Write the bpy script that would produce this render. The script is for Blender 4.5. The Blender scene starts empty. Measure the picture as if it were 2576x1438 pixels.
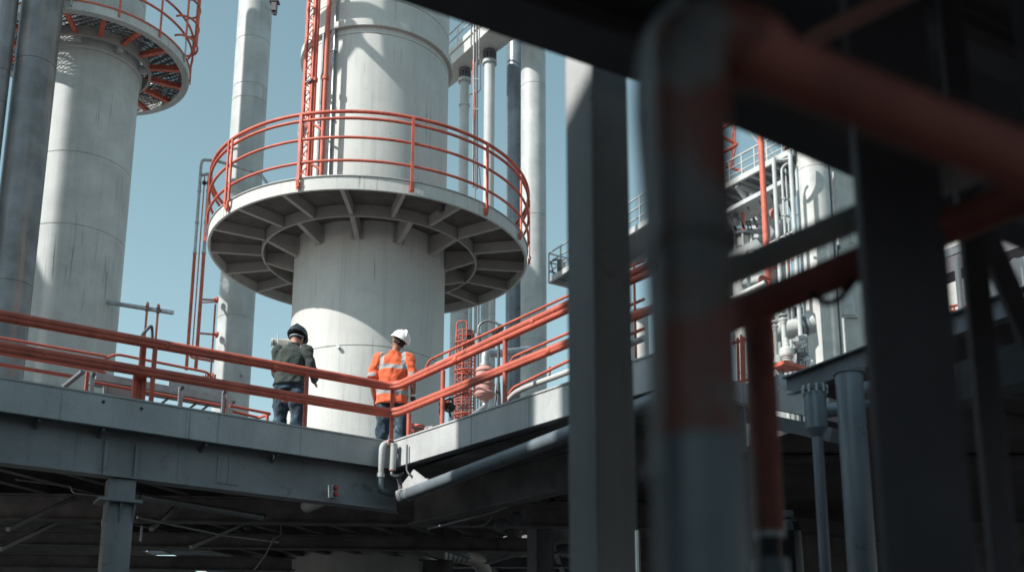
import bpy, math, random
from mathutils import Vector, Matrix
PI = math.pi
R = math.radians
random.seed(7)
scene = bpy.context.scene
col = scene.collection
V = Vector

# ------------------------------------------------------------------ camera
PITCH = R(12.6); FPX = 2700.0; CX, CY = 1330.0, 1172.0     # long edge of the picture = 2576 units
CAMZ = 1.6
cam_d = bpy.data.cameras.new('camera')
cam = bpy.data.objects.new('camera', cam_d); col.objects.link(cam)
cam.location = (0, 0, CAMZ); cam.rotation_euler = (PI/2 + PITCH, 0, 0)
cam_d.sensor_width = 36; cam_d.lens = 36*FPX/2576
cam_d.shift_x = (1288-CX)/2576; cam_d.shift_y = (CY-719)/2576
cam_d.clip_start = 0.05; cam_d.clip_end = 2000
cam_d.dof.use_dof = True; cam_d.dof.focus_distance = 17.0; cam_d.dof.aperture_fstop = (cam_d.lens/1000)/0.028
scene.camera = cam
# ------------------------------------------------------------------ light
SUN_AZ, SUN_EL = R(-58), R(40)       # azimuth from the -Y direction towards -X
to_sun = V((math.sin(SUN_AZ)*math.cos(SUN_EL), -math.cos(SUN_AZ)*math.cos(SUN_EL), math.sin(SUN_EL)))
sd = bpy.data.lights.new('sun', 'SUN'); sd.energy = 4.6; sd.angle = R(0.55); sd.color = (1.0, 0.965, 0.91)
so = bpy.data.objects.new('sun', sd); col.objects.link(so)
so.rotation_euler = to_sun.to_track_quat('Z', 'Y').to_euler()
w = bpy.data.worlds.new('World'); scene.world = w; w.use_nodes = True
nt = w.node_tree; bg = nt.nodes['Background']
sky = nt.nodes.new('ShaderNodeTexSky'); sky.sky_type = 'NISHITA'; sky.sun_disc = False
sky.sun_elevation = SUN_EL; sky.sun_rotation = math.atan2(to_sun.x, to_sun.y)
sky.air_density = 1.0; sky.dust_density = 0.6; sky.ozone_density = 1.0; sky.altitude = 100
hs = nt.nodes.new('ShaderNodeHueSaturation'); hs.inputs['Hue'].default_value = 0.447; hs.inputs['Saturation'].default_value = 0.74
hs.inputs['Value'].default_value = 1.02
nt.links.new(sky.outputs[0], hs.inputs['Color']); nt.links.new(hs.outputs[0], bg.inputs[0])
bg.inputs[1].default_value = 0.125
scene.view_settings.view_transform = 'Standard'; scene.view_settings.look = 'None'
scene.view_settings.exposure = 0.42; scene.view_settings.gamma = 1.0
scene.render.engine = 'CYCLES'
scene.cycles.max_bounces = 7; scene.cycles.diffuse_bounces = 4

# ------------------------------------------------------------------ places in the world from sight lines
cp, sp = math.cos(PITCH), math.sin(PITCH)
def ray(px, py):
    u = (px-CX)/FPX; v = (CY-py)/FPX
    return V((u, cp - v*sp, sp + v*cp))
def P(px, py, Y):
    d = ray(px, py); return V((0, 0, CAMZ)) + d*(Y/d.y)
def Pz(px, py, z):
    d = ray(px, py); return V((0, 0, CAMZ)) + d*((z-CAMZ)/d.z)
def onplane(px, py, A, B, off=0.0):
    n = V((-(B-A).y, (B-A).x, 0)).normalized()
    if n.y < 0: n = -n
    d = ray(px, py); c = V((0, 0, CAMZ))
    return c + d*(((A-c).dot(n)+off)/d.dot(n))
def below(pt, py):
    """z straight below/above pt that is seen at height py"""
    lo, hi = -30.0, 80.0
    for _ in range(50):
        m = (lo+hi)/2
        dz = m-CAMZ; dep = pt.y*cp+dz*sp; yy = CY - FPX*(-pt.y*sp+dz*cp)/dep
        if yy > py: lo = m
        else: hi = m
    return V((pt.x, pt.y, (lo+hi)/2))
def dep(pt): return pt.y*cp + (pt.z-CAMZ)*sp
def M(n, pt): return n*dep(pt)/FPX          # n picture units at pt, in metres

# ------------------------------------------------------------------ mesh builder
class MB:
    def __init__(s): s.v = []; s.f = []; s.s = []
    def add(s, vs, fs, smooth=False):
        o = len(s.v); s.v += [V(x) for x in vs]
        for f in fs: s.f.append([i+o for i in f]); s.s.append(smooth)
        return s
    def box(s, c, d, rz=0.0, mat=None):
        hx, hy, hz = d[0]/2, d[1]/2, d[2]/2
        m = mat if mat else Matrix.Rotation(rz, 3, 'Z')
        vs = [V(c)+m @ V((x*hx, y*hy, z*hz)) for z in (-1, 1) for y in (-1, 1) for x in (-1, 1)]
        return s.add(vs, [(0,2,3,1),(4,5,7,6),(0,1,5,4),(2,6,7,3),(0,4,6,2),(1,3,7,5)])
    def frame(s, p, q, up=(0,0,1)):
        y = (V(q)-V(p)).normalized(); x = y.cross(V(up))
        if x.length < 1e-4: x = V((1,0,0))
        x.normalize(); z = x.cross(y); return x, y, z
    def beam(s, p, q, wd, h, up=(0,0,1)):
        p, q = V(p), V(q); x, y, z = s.frame(p, q, up)
        m = Matrix((x, y, z)).transposed()
        return s.box((p+q)/2, (wd, (q-p).length, h), mat=m)
    def ibeam(s, p, q, wd, h, t=0.02, up=(0,0,1)):
        p, q = V(p), V(q); x, y, z = s.frame(p, q, up)
        s.beam(p, q, t, h-2*t-0.002, up)
        s.beam(p+z*(h/2-t/2), q+z*(h/2-t/2), wd, t, up); s.beam(p-z*(h/2-t/2), q-z*(h/2-t/2), wd, t, up); return s
    def cone(s, p, q, r0, r1=None, n=20, caps=True):
        if r1 is None: r1 = r0
        p, q = V(p), V(q); x, y, z = s.frame(p, q)
        vs = []
        for c, r in ((p, r0), (q, r1)):
            vs += [c + x*(r*math.cos(2*PI*i/n)) + z*(r*math.sin(2*PI*i/n)) for i in range(n)]
        s.add(vs, [(i, (i+1) % n, n+(i+1) % n, n+i) for i in range(n)], True)
        if caps: s.add(vs[:n], [tuple(range(n))[::-1]]); s.add(vs[n:], [tuple(range(n))])
        return s
    def tube(s, pts, r, n=12, fillet=0.0, closed=False, fn=6, caps=True):
        pts = [V(p) for p in pts]
        rad = list(r) if isinstance(r, (list, tuple)) else None
        if fillet > 0 and not rad and len(pts) > 2:
            out = [pts[0]]
            for a, b, c in zip(pts, pts[1:], pts[2:]):
                d1 = (a-b); d2 = (c-b); f = min(fillet, d1.length*0.49, d2.length*0.49)
                A = b+d1.normalized()*f; B = b+d2.normalized()*f
                for k in range(fn+1):
                    t = k/fn; out.append(A*(1-t)**2 + b*2*t*(1-t) + B*t*t)
            out.append(pts[-1]); pts = out
        N = len(pts); vs = []; prev = None
        for i, p in enumerate(pts):
            if closed: t = (pts[(i+1) % N]-pts[i-1]).normalized()
            else: t = (pts[min(i+1, N-1)]-pts[max(i-1, 0)]).normalized()
            if prev is None:
                a = V((0,0,1)) if abs(t.z) < 0.9 else V((1,0,0)); x = t.cross(a).normalized()
            else:
                x = prev - t*prev.dot(t); x.normalize()
            prev = x; z = t.cross(x)
            rr = rad[i] if rad else r
            vs += [p + x*(rr*math.cos(2*PI*k/n)) + z*(rr*math.sin(2*PI*k/n)) for k in range(n)]
        fs = []
        for i in range(N if closed else N-1):
            j = (i+1) % N
            fs += [(i*n+k, i*n+(k+1) % n, j*n+(k+1) % n, j*n+k) for k in range(n)]
        s.add(vs, fs, True)
        if not closed and caps: s.add(vs[:n], [tuple(range(n))[::-1]]); s.add(vs[-n:], [tuple(range(n))])
        return s
    def lathe(s, c, prof, n=48, a0=0.0, a1=2*PI, axis=None):
        """prof = [(r, z)], revolved about a vertical axis through c (or about axis)"""
        c = V(c); full = abs(a1-a0-2*PI) < 1e-6; m = n if full else n+1
        if axis is None: X, Y, Z = V((1,0,0)), V((0,1,0)), V((0,0,1))
        else:
            Z = V(axis).normalized(); X = Z.orthogonal().normalized(); Y = Z.cross(X)
        for (r0, z0), (r1, z1) in zip(prof, prof[1:]):
            vs = []
            for r, z in ((r0, z0), (r1, z1)):
                vs += [c + X*(r*math.cos(a0+(a1-a0)*i/n)) + Y*(r*math.sin(a0+(a1-a0)*i/n)) + Z*z for i in range(m)]
            s.add(vs, [(i, (i+1) % m, m+(i+1) % m, m+i) for i in range(m if full else m-1)], abs(z1-z0) > 1e-6 or r0*r1 == 0)
        return s
    def ringbox(s, c, ri, ro, z0, z1, n=96, a0=0.0, a1=2*PI):
        return s.lathe(c, [(ri, z0), (ro, z0), (ro, z1), (ri, z1), (ri, z0)], n, a0, a1)
    def prism(s, pts, ext):
        n = len(pts); ext = V(ext); vs = [V(p) for p in pts]+[V(p)+ext for p in pts]
        return s.add(vs, [tuple(range(n))[::-1], tuple(range(n, 2*n))]+[(i, (i+1) % n, n+(i+1) % n, n+i) for i in range(n)])
    def ball(s, c, r, n=16, m=10):
        c = V(c); r = (r, r, r) if not isinstance(r, (tuple, list)) else r
        vs = []
        for j in range(m+1):
            th = PI*j/m
            vs += [c + V((r[0]*math.sin(th)*math.cos(2*PI*i/n), r[1]*math.sin(th)*math.sin(2*PI*i/n), r[2]*math.cos(th))) for i in range(n)]
        fs = [(j*n+i, (j+1)*n+i, (j+1)*n+(i+1) % n, j*n+(i+1) % n) for j in range(m) for i in range(n)]
        return s.add(vs, fs, True)
    def build(s, name, mat, parent=None, bevel=0.0, weld=0.0):
        base = V((0,0,0)); p = parent
        while p is not None:
            base = base + p.location; p = p.parent
        if parent is None and s.v:
            lo = [min(v[i] for v in s.v) for i in range(3)]; hi = [max(v[i] for v in s.v) for i in range(3)]
            base = V(((lo[0]+hi[0])/2, (lo[1]+hi[1])/2, lo[2]))
        me = bpy.data.meshes.new(name)
        me.from_pydata([tuple(v-base) for v in s.v], [], s.f)
        me.polygons.foreach_set('use_smooth', s.s)
        me.materials.append(mat); me.update()
        o = bpy.data.objects.new(name, me); col.objects.link(o)
        if parent is not None: o.parent = parent
        else: o.location = base
        if weld:
            mo = o.modifiers.new('weld', 'WELD'); mo.merge_threshold = weld
        if bevel:
            b = o.modifiers.new('bevel', 'BEVEL'); b.width = bevel; b.segments = 2; b.limit_method = 'ANGLE'; b.angle_limit = R(40)
            b.harden_normals = False
        return o
def tag(o, label=None, cat=None, group=None, kind=None):
    if label: o['label'] = label
    if cat: o['category'] = cat
    if group: o['group'] = group
    if kind: o['kind'] = kind
    return o
def thing(name, label, cat, loc, group=None):
    o = bpy.data.objects.new(name, None); col.objects.link(o); o.location = V(loc); o.empty_display_size = 0.2
    return tag(o, label, cat, group)
def pipe(name, pts, r, mat, label, cat='pipe', fillet=0.15, group=None, n=14, parent=None):
    q = [P(*p) if isinstance(p, tuple) else p for p in pts]
    o = MB().tube(q, r, n, fillet).build(name, mat, parent)
    if parent is None: tag(o, label, cat, group)
    return o

# ------------------------------------------------------------------ materials
def mk(name):
    m = bpy.data.materials.new(name); m.use_nodes = True
    return m, m.node_tree, m.node_tree.nodes['Principled BSDF']
def surf(name, base, rough=0.6, metal=0.0, var=0.18, scale=1.3, streak=0.25, streak_col=None, stain=0.0, stain_col=(0.12,0.06,0.035),
         bump=0.15, bscale=60.0, pits=0.0, seed=0.0, spec=0.5, drips=0.0, streak_scale=5.0, var_col=None, sscale=3.1, smin=0.6):
    m, t, b = mk(name); L = t.links.new; N = t.nodes.new
    geo = N('ShaderNodeNewGeometry')
    def mapped(sc):
        mp = N('ShaderNodeMapping'); mp.inputs['Scale'].default_value = sc; mp.inputs['Location'].default_value = (seed, seed*1.7, seed*0.6)
        L(geo.outputs['Position'], mp.inputs['Vector']); return mp.outputs[0]
    def noise(vec, sc, det=6.0, ro=0.6, dist=0.0):
        n = N('ShaderNodeTexNoise'); n.inputs['Scale'].default_value = sc; n.inputs['Detail'].default_value = det
        n.inputs['Roughness'].default_value = ro; n.inputs['Distortion'].default_value = dist; L(vec, n.inputs['Vector']); return n.outputs['Fac']
    def ramp(fac, a, bb):
        r = N('ShaderNodeMapRange'); r.inputs['From Min'].default_value = a; r.inputs['From Max'].default_value = bb
        L(fac, r.inputs['Value']); return r.outputs[0]
    def mix(fac, c1, c2, mode='MIX', k=1.0):
        x = N('ShaderNodeMix'); x.data_type = 'RGBA'; x.blend_type = mode; x.clamp_factor = True
        if k != 1.0:
            mu = N('ShaderNodeMath'); mu.operation = 'MULTIPLY'; mu.inputs[1].default_value = k; L(fac, mu.inputs[0]); fac = mu.outputs[0]
        L(fac, x.inputs[0])
        for c, i in ((c1, 6), (c2, 7)):
            if isinstance(c, tuple): x.inputs[i].default_value = (*c, 1)
            else: L(c, x.inputs[i])
        return x.outputs[2]
    u = mapped((1, 1, 1))
    n1 = noise(u, scale, 8, 0.62)
    dark = tuple(max(0, c*(1-1.3*var)) for c in base); lite = tuple(min(1, c*(1+var)) for c in base)
    if var_col: dark = var_col
    c = mix(ramp(n1, 0.32, 0.68), dark, lite)
    if streak:
        st = noise(mapped((1, 1, 0.055)), streak_scale, 7, 0.65)
        sc = streak_col or tuple(x*0.55 for x in base)
        c = mix(ramp(st, 0.5, 0.78), c, sc, k=streak)
    if drips:
        dn = noise(mapped((1, 1, 0.03)), 16.0, 3, 0.5); patch = noise(u, 0.55, 3, 0.5)
        mu = N('ShaderNodeMath'); mu.operation = 'MULTIPLY'; L(ramp(dn, 0.62, 0.7), mu.inputs[0]); L(ramp(patch, 0.47, 0.6), mu.inputs[1])
        c = mix(mu.outputs[0], c, tuple(x*0.35 for x in base), k=drips)
    if stain:
        sn = noise(u, sscale, 9, 0.7, 0.6)
        c = mix(ramp(sn, smin, smin+0.07), c, stain_col, k=stain)
    if pits:
        pn = noise(u, 26.0, 3, 0.5); pm = noise(u, 1.7, 3, 0.5)
        mu = N('ShaderNodeMath'); mu.operation = 'MULTIPLY'; L(ramp(pn, 0.68, 0.72), mu.inputs[0]); L(ramp(pm, 0.42, 0.62), mu.inputs[1])
        c = mix(mu.outputs[0], c, tuple(x*0.3 for x in base), k=pits)
    L(c, b.inputs['Base Color'])
    b.inputs['Metallic'].default_value = metal; b.inputs['Specular IOR Level'].default_value = spec
    rn = N('ShaderNodeMapRange'); rn.inputs['To Min'].default_value = max(0.05, rough-0.13); rn.inputs['To Max'].default_value = min(1, rough+0.15)
    L(noise(u, scale*4, 6, 0.6), rn.inputs['Value']); L(rn.outputs[0], b.inputs['Roughness'])
    if bump:
        bp = N('ShaderNodeBump'); bp.inputs['Strength'].default_value = bump; bp.inputs['Distance'].default_value = 0.02
        ad = N('ShaderNodeMath'); ad.operation = 'ADD'
        L(noise(u, bscale, 4, 0.6), ad.inputs[0]); L(noise(u, scale*2.5, 5, 0.5), ad.inputs[1])
        L(ad.outputs[0], bp.inputs['Height']); L(bp.outputs[0], b.inputs['Normal'])
    return m
CONC = surf('tower_paint', (0.53, 0.535, 0.51), 0.62, var=0.07, streak=0.5, streak_scale=9.0, streak_col=(0.33,0.33,0.32), pits=0.9, stain=0.18, stain_col=(0.34,0.30,0.27), sscale=1.4, bump=0.14, drips=0.8)
CONC2 = surf('tower_paint_dirty', (0.45, 0.475, 0.47), 0.6, var=0.12, streak=0.4, pits=0.8, stain=0.15, stain_col=(0.2,0.17,0.15), bump=0.15, seed=9, drips=0.9)
COLM = surf('stack_paint', (0.45, 0.475, 0.47), 0.55, var=0.16, streak=0.5, pits=0.5, stain=0.12, stain_col=(0.25,0.2,0.17), seed=4, drips=0.4)
COLD = surf('stack_weathered_shaded_steel', (0.17, 0.18, 0.19), 0.4, metal=0.3, var=0.3, streak=0.7, streak_col=(0.36,0.24,0.18), stain=0.25, stain_col=(0.2,0.12,0.09), seed=12)  # dark base also stands for the shade on the left stacks
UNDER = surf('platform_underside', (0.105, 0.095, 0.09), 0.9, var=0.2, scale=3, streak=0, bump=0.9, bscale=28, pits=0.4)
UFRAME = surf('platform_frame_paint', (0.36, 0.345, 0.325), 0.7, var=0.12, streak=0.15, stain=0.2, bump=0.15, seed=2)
GREY = surf('grey_steel_paint', (0.44, 0.455, 0.455), 0.6, var=0.16, streak=0.45, stain=0.5, stain_col=(0.26,0.17,0.13), sscale=4.5, smin=0.62, bump=0.25, seed=5, drips=0.6, pits=0.6)
WHITE = surf('pale_steel_paint', (0.48, 0.49, 0.47), 0.55, var=0.14, streak=0.25, stain=0.2, stain_col=(0.3,0.2,0.16), seed=6)
GALV = surf('galvanised_steel', (0.42, 0.44, 0.45), 0.42, metal=0.6, var=0.2, scale=6, streak=0.3, stain=0.15, stain_col=(0.2,0.16,0.14), seed=8)
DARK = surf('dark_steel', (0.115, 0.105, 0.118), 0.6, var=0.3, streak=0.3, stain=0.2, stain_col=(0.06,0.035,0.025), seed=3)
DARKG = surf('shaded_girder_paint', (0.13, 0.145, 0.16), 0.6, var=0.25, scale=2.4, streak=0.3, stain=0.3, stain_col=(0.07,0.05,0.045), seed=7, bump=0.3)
RED = surf('orange_red_paint', (0.54, 0.125, 0.082), 0.55, var=0.2, scale=4, streak=0.1, stain=0.6, sscale=6.0, smin=0.59, stain_col=(0.16,0.05,0.035), seed=10, bump=0.1, spec=0.4)
REDP = surf('faded_red_paint', (0.56, 0.30, 0.26), 0.6, var=0.2, scale=5, streak=0.3, streak_col=(0.45,0.12,0.08), stain=0.5, stain_col=(0.50,0.42,0.39), seed=11)
REDD = surf('old_red_paint', (0.20, 0.045, 0.036), 0.45, var=0.3, scale=5, streak=0.4, stain=0.7, stain_col=(0.05,0.025,0.022), seed=13)
BLACK = surf('black_rubber', (0.02, 0.02, 0.023), 0.5, var=0.2, streak=0, bump=0.1)
PIPEG = surf('blue_grey_pipe_paint', (0.17, 0.20, 0.225), 0.3, metal=0.15, var=0.2, streak=0.3, seed=14, stain=0.15)
GROUND = surf('ground_concrete', (0.16, 0.155, 0.15), 0.9, var=0.3, scale=0.4, streak=0, stain=0.3)
GRATE = surf('open_grating_steel', (0.13, 0.12, 0.115), 0.7, var=0.3, streak=0)
REDS = surf('worn_red_paint', (0.36, 0.115, 0.09), 0.6, var=0.25, scale=7, streak=0, stain=0.5, stain_col=(0.10,0.05,0.045), seed=15)
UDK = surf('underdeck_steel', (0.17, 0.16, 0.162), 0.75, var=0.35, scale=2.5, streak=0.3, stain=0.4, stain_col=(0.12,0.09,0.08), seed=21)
ELB = surf('weathered_grey_pipe', (0.17, 0.152, 0.148), 0.4, var=0.4, scale=6, streak=0.2, stain=1.0, stain_col=(0.19,0.06,0.045), sscale=6.0, smin=0.45, seed=22)
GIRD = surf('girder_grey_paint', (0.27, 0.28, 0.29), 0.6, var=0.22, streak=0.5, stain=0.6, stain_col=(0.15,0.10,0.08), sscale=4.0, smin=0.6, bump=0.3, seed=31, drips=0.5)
# ------------------------------------------------------------------ ground
g = MB().box((0, 60, -0.1), (900, 900, 0.2)).build('ground', GROUND); tag(g, kind='structure')

# ------------------------------------------------------------------ main tower and its ring platform
TB = P(928, 900, 22); TX, TY = P(929, 635, 22).x, 22.0
TR = M(206, P(928, 900, 22-1.6))*1.0
TX = P(933, 635, 22).x; CT = V((TX, TY, 0))
def tower_prof(r, z0, z1, seams, weld=0.012):
    pr = [(r, z0)]
    for z in sorted(seams):
        pr += [(r, z-0.012), (r-weld*1.6, z-0.006), (r-weld*1.6, z+0.006), (r, z+0.012)]
    return pr + [(r, z1)]
def ang(k): return R(k)
tow = thing('process_tower', 'broad pale grey cylindrical tower passing through the red railed ring platform', 'tower', CT)
zf = P(950, 68, TY-TR).z
zlow = P(928, 867, TY-TR).z; zmid2 = P(928, 720, TY-TR).z; ztop2 = P(950, 30, TY-TR).z
MB().lathe(CT, tower_prof(TR, 0, 26, [zlow, P(945, 83, TY-TR).z, ztop2+0.35], 0.010), 128).build('shell', CONC, tow)
fr = MB().ringbox(CT, TR+0.002, TR+0.085, zf, zf+0.16, 128)
fr.build('flange_ring', CONC, tow, bevel=0.008)
mm = MB(); p = P(855, 876, TY-TR*0.95); q = V((p.x-CT.x, p.y-CT.y, 0)).normalized()
p = V((CT.x+q.x*TR, CT.y+q.y*TR, p.z)); mm.cone(p, p+q*0.05, 0.03); mm.cone(p+q*0.05, p+q*0.075, 0.042, n=6)
mm.build('nozzle', GALV, tow)
# manway behind the ladder
a = math.asin(max(-1, (790-945)/196)) - R(8); q = V((math.sin(a), -math.cos(a), 0)); zc = below(V((CT.x+q.x*TR, CT.y+q.y*TR, 0)), 322).z
c0 = V((CT.x+q.x*(TR-0.02), CT.y+q.y*(TR-0.02), zc))
MB().lathe(c0, [(0.20, 0), (0.20, 0.10), (0.165, 0.10), (0.165, 0.02)], 32, axis=q).build('manway_rim', CONC2, tow)
MB().lathe(c0, [(0.0, 0.035), (0.165, 0.035)], 32, axis=q).build('manway_cover', DARKG, tow)

# ring platform
zb = P(928, 470, TY-3.51).z; zt = P(940, 438, TY-3.51).z; PR = M(393, P(930, 635, TY)); IR = M(264, P(930, 635, TY))
plat = thing('ring_platform', 'circular grey platform ringed by four red rails around the broad tower', 'platform', (CT.x, CT.y, zb))
MB().ringbox(CT, PR-0.05, PR, zb, zt, 128).build('fascia', CONC, plat)
MB().ringbox(CT, PR-0.05, PR+0.025, zt+0.003, zt+0.02, 128).build('edge_lip', GREY, plat)
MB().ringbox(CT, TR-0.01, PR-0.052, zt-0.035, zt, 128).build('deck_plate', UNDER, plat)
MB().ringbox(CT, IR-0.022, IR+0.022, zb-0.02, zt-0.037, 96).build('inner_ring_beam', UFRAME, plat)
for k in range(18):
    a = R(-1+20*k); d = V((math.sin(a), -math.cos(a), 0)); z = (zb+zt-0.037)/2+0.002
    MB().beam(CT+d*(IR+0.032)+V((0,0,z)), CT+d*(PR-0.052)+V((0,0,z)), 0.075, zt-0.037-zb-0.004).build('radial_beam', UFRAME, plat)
for k in range(12):
    a = R(-1+30*k); d = V((math.sin(a), -math.cos(a), 0)); s_ = V((math.cos(a), math.sin(a), 0))
    za, zb1, zb2 = zt-0.04, zb-0.01, zb-0.22
    b = MB(); A = CT+d*(IR-0.032); B = CT+d*(TR+0.003)
    pts = [V((A.x, A.y, za)), V((A.x, A.y, zb1)), V((B.x, B.y, zb2)), V((B.x, B.y, za))]
    b.prism([q-s_*0.05 for q in pts], s_*0.10); b.box(V((B.x, B.y, (za+zb2)/2))+d*0.008, (0.24, 0.012, za-zb2-0.02), rz=a); b.build('bracket', UFRAME, plat)
b = MB()
a = R(37); d = V((math.sin(a), -math.cos(a), 0)); c = CT+d*(IR+0.55)+V((0,0,zt-0.04)); b.cone(c, c-V((0,0,0.1)), 0.07, 0.05)
b.cone(c-V((0,0,0.1)), c-V((0,0,0.14)), 0.03, 0.03); b.build('drain_plug', DARK, plat)
RR = PR+0.03
H_RAIL = [1.18, 1.06, 0.70, 0.255]
rails = [(1.33, 0.036), (1.19, 0.03), (0.79, 0.028), (0.31, 0.028)]
for h, r_ in rails:
    b = MB(); b.tube([CT+V((RR*math.cos(2*PI*i/120), RR*math.sin(2*PI*i/120), zt+h)) for i in range(120)], r_, 10, closed=True); b.build('rail', RED, plat)
post_deg = [-5.5+8, ]
def rail_post(az, dbl=False):
    d = V((math.sin(az), -math.cos(az), 0)); s_ = V((math.cos(az), math.sin(az), 0))
    b = MB(); X = CT+d*(RR+0.0)
    for o_ in ((-0.07, 0.07) if dbl else (0,)):
        Y_ = X+s_*o_
        b.beam(Y_+V((0,0,zt-0.04))+d*0.03, Y_+V((0,0,zt+1.31))+d*0.03, 0.055, 0.03, up=d)
        b.beam(Y_+V((0,0,zt-0.05))+d*0.05, X+V((0,0,zt-0.19))+d*0.02, 0.06, 0.035, up=d)
    b.box(X+d*0.005+V((0,0,zt-0.16)), (0.09, 0.02, 0.14), rz=az)
    b.cone(X+d*0.015+V((0,0,zt-0.13)), X+d*0.05+V((0,0,zt-0.13)), 0.016, n=6); b.cone(X+d*0.015+V((0,0,zt-0.19)), X+d*0.05+V((0,0,zt-0.19)), 0.016, n=6)
    b.build('rail_post', RED, plat)
VA = math.atan2(-CT.x, CT.y)   # turn so that 0 faces the lens
for xx, dbl in ((1012, False), (1186, False), (1282, False), (1326, False), (768, False), (604, True), (533, False)):
    rail_post(math.asin(max(-0.995, min(0.995, (xx-929)/399.0)))+VA*1.0, dbl)
for dg in (105, 135, 165, 195, 225, 250): rail_post(R(dg)+VA)

# lattice ladder standing on the platform
def tang(px, rad):            # azimuth on a circle of radius rad seen at column px
    best = None
    for i in range(-900, 900):
        az = R(i/10); X = CT.x+rad*math.sin(az); Y = CT.y-rad*math.cos(az)
        dd = abs(X/(Y*cp+(zt+0.5-CAMZ)*sp)*FPX+CX-px)
        if best is None or dd < best[0]: best = (dd, az)
    return best[1]
lad = thing('access_ladder', 'tall red steel ladder with lattice stile climbing the broad tower', 'ladder', P(770, 440, 20).xyz)
ZT = 18.5
def vbar(b, p, w1, w2, z0=zt+0.02, z1=ZT, az=0.0): b.box((p.x, p.y, (z0+z1)/2), (w1, w2, z1-z0), rz=az)
a1 = tang(752, 2.1); a2 = tang(771, 2.05); p1 = CT+V((2.1*math.sin(a1), -2.1*math.cos(a1), 0)); p2 = CT+V((2.05*math.sin(a2), -2.05*math.cos(a2), 0))
b = MB(); vbar(b, p1, 0.07, 0.05, az=a1); b.build('stile', RED, lad)
b = MB(); vbar(b, p2, 0.075, 0.05, az=a1); b.build('stile', RED, lad)
b = MB(); z = zt+0.1; k = 0
while z < ZT-0.3:
    A, B = (p1, p2) if k % 2 == 0 else (p2, p1); o_ = V((0.0, 0.012 if k % 2 else -0.012, 0))
    b.tube([A+V((0,0,z))+o_, (A+B)/2+V((0.02,-0.05,z+0.13)), B+V((0,0,z+0.2))+o_], 0.013, 6); 
    b.tube([B+V((0,0,z))-o_, (A+B)/2+V((-0.02,0.05,z+0.1)), A+V((0,0,z+0.2))-o_], 0.011, 6)
    z += 0.2; k += 1
b.build('lattice', RED, lad)
a3 = tang(779, 2.0); a4 = tang(806, 1.95); p3 = CT+V((2.0*math.sin(a3), -2.0*math.cos(a3), 0)); p4 = CT+V((1.95*math.sin(a4), -1.95*math.cos(a4), 0))
for pp, r_ in ((p3, 0.036), (p4, 0.05)):
    b = MB(); b.cone(pp+V((0,0,zt)), pp+V((0,0,ZT)), r_, n=12); b.cone(pp+V((0,0,14.42)), pp+V((0,0,14.5)), r_+0.02, n=12); b.build('stile', RED, lad)
for zz in (0.12, 1.0, 1.9, 5.2, 5.62, 8.6):
    b = MB(); b.cone(p3+V((0,0,zt+zz+0.18)), p4+V((0,0,zt+zz)), 0.026, n=8); b.build('rung', RED, lad)
b = MB(); b.cone(p3+V((0,0,zt+5.0)), p4+V((0,0,zt+5.35)), 0.026, n=8); b.build('brace', RED, lad)
for zz in (zt+3.05, zt+6.2): MB().box(((p1+p2)/2)+V((0,-0.01,zz)), (0.27, 0.08, 0.05), rz=a1).build('clamp', DARK, lad)
# conduits and backing channel on the tower, behind the ladder
def on_tower(px, rad, z0, z1, wd, mat, name, lab, cat):
    az = tang(px, rad); q = CT+V((rad*math.sin(az), -rad*math.cos(az), 0))
    b = MB(); b.box((q.x, q.y, (z0+z1)/2), (wd, 0.06, z1-z0), rz=az)
    for zz in range(int((z1-z0)//1.6)): b.box((q.x, q.y, z0+0.7+1.6*zz), (wd+0.06, 0.08, 0.04), rz=az)
    return tag(b.build(name, mat), lab, cat)
on_tower(822, TR+0.05, zt+0.02, 19, 0.075, GALV, 'cable_duct', 'slim grey vertical duct right of the red ladder on the tower', 'duct')
on_tower(796, TR+0.05, zt+0.02, zf-0.01, 0.05, COLD, 'cable_duct', 'thin dark vertical duct behind the red ladder on the tower', 'duct')

# ------------------------------------------------------------------ left tower with its ring platform
LY = 27.0; LC = P(233, 168, LY); LT = V((LC.x, LY, 0)); LR = M(113, LC)
lt = thing('process_tower', 'left tower streaked with dark drips, below a ring platform with red spokes', 'tower', LT)
zfl = P(232, 120, LY-LR).z
MB().lathe(LT, tower_prof(LR, 0, 27, [P(190, 378, LY-LR).z, P(190, 560, LY-LR).z, zfl+2.2], 0.01), 96).build('shell', CONC2, lt)
MB().ringbox(LT, LR+0.002, LR+0.06, zfl-0.02, zfl+0.07, 96).build('flange_ring', CONC2, lt)
lzb = LC.z; lzt = lzb+0.28; LPR = M(232, LC); LIR = M(136, LC)
lp = thing('ring_platform', 'upper left circular platform with open mesh floor and red spokes', 'platform', (LT.x, LT.y, lzb))
MB().ringbox(LT, LPR-0.07, LPR, lzb, lzt, 96).build('fascia', CONC2, lp)
MB().ringbox(LT, LPR-0.2, LPR-0.075, lzb, lzb+0.02, 96).build('bottom_flange', GREY, lp)
MB().ringbox(LT, LPR+0.002, LPR+0.03, lzt-0.03, lzt+0.01, 96).build('edge_lip', RED, lp)
MB().ringbox(LT, LIR-0.04, LIR+0.04, lzb-0.04, lzt-0.05, 72).build('inner_ring_beam', UFRAME, lp)
b = MB()
n_ = 64
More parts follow.
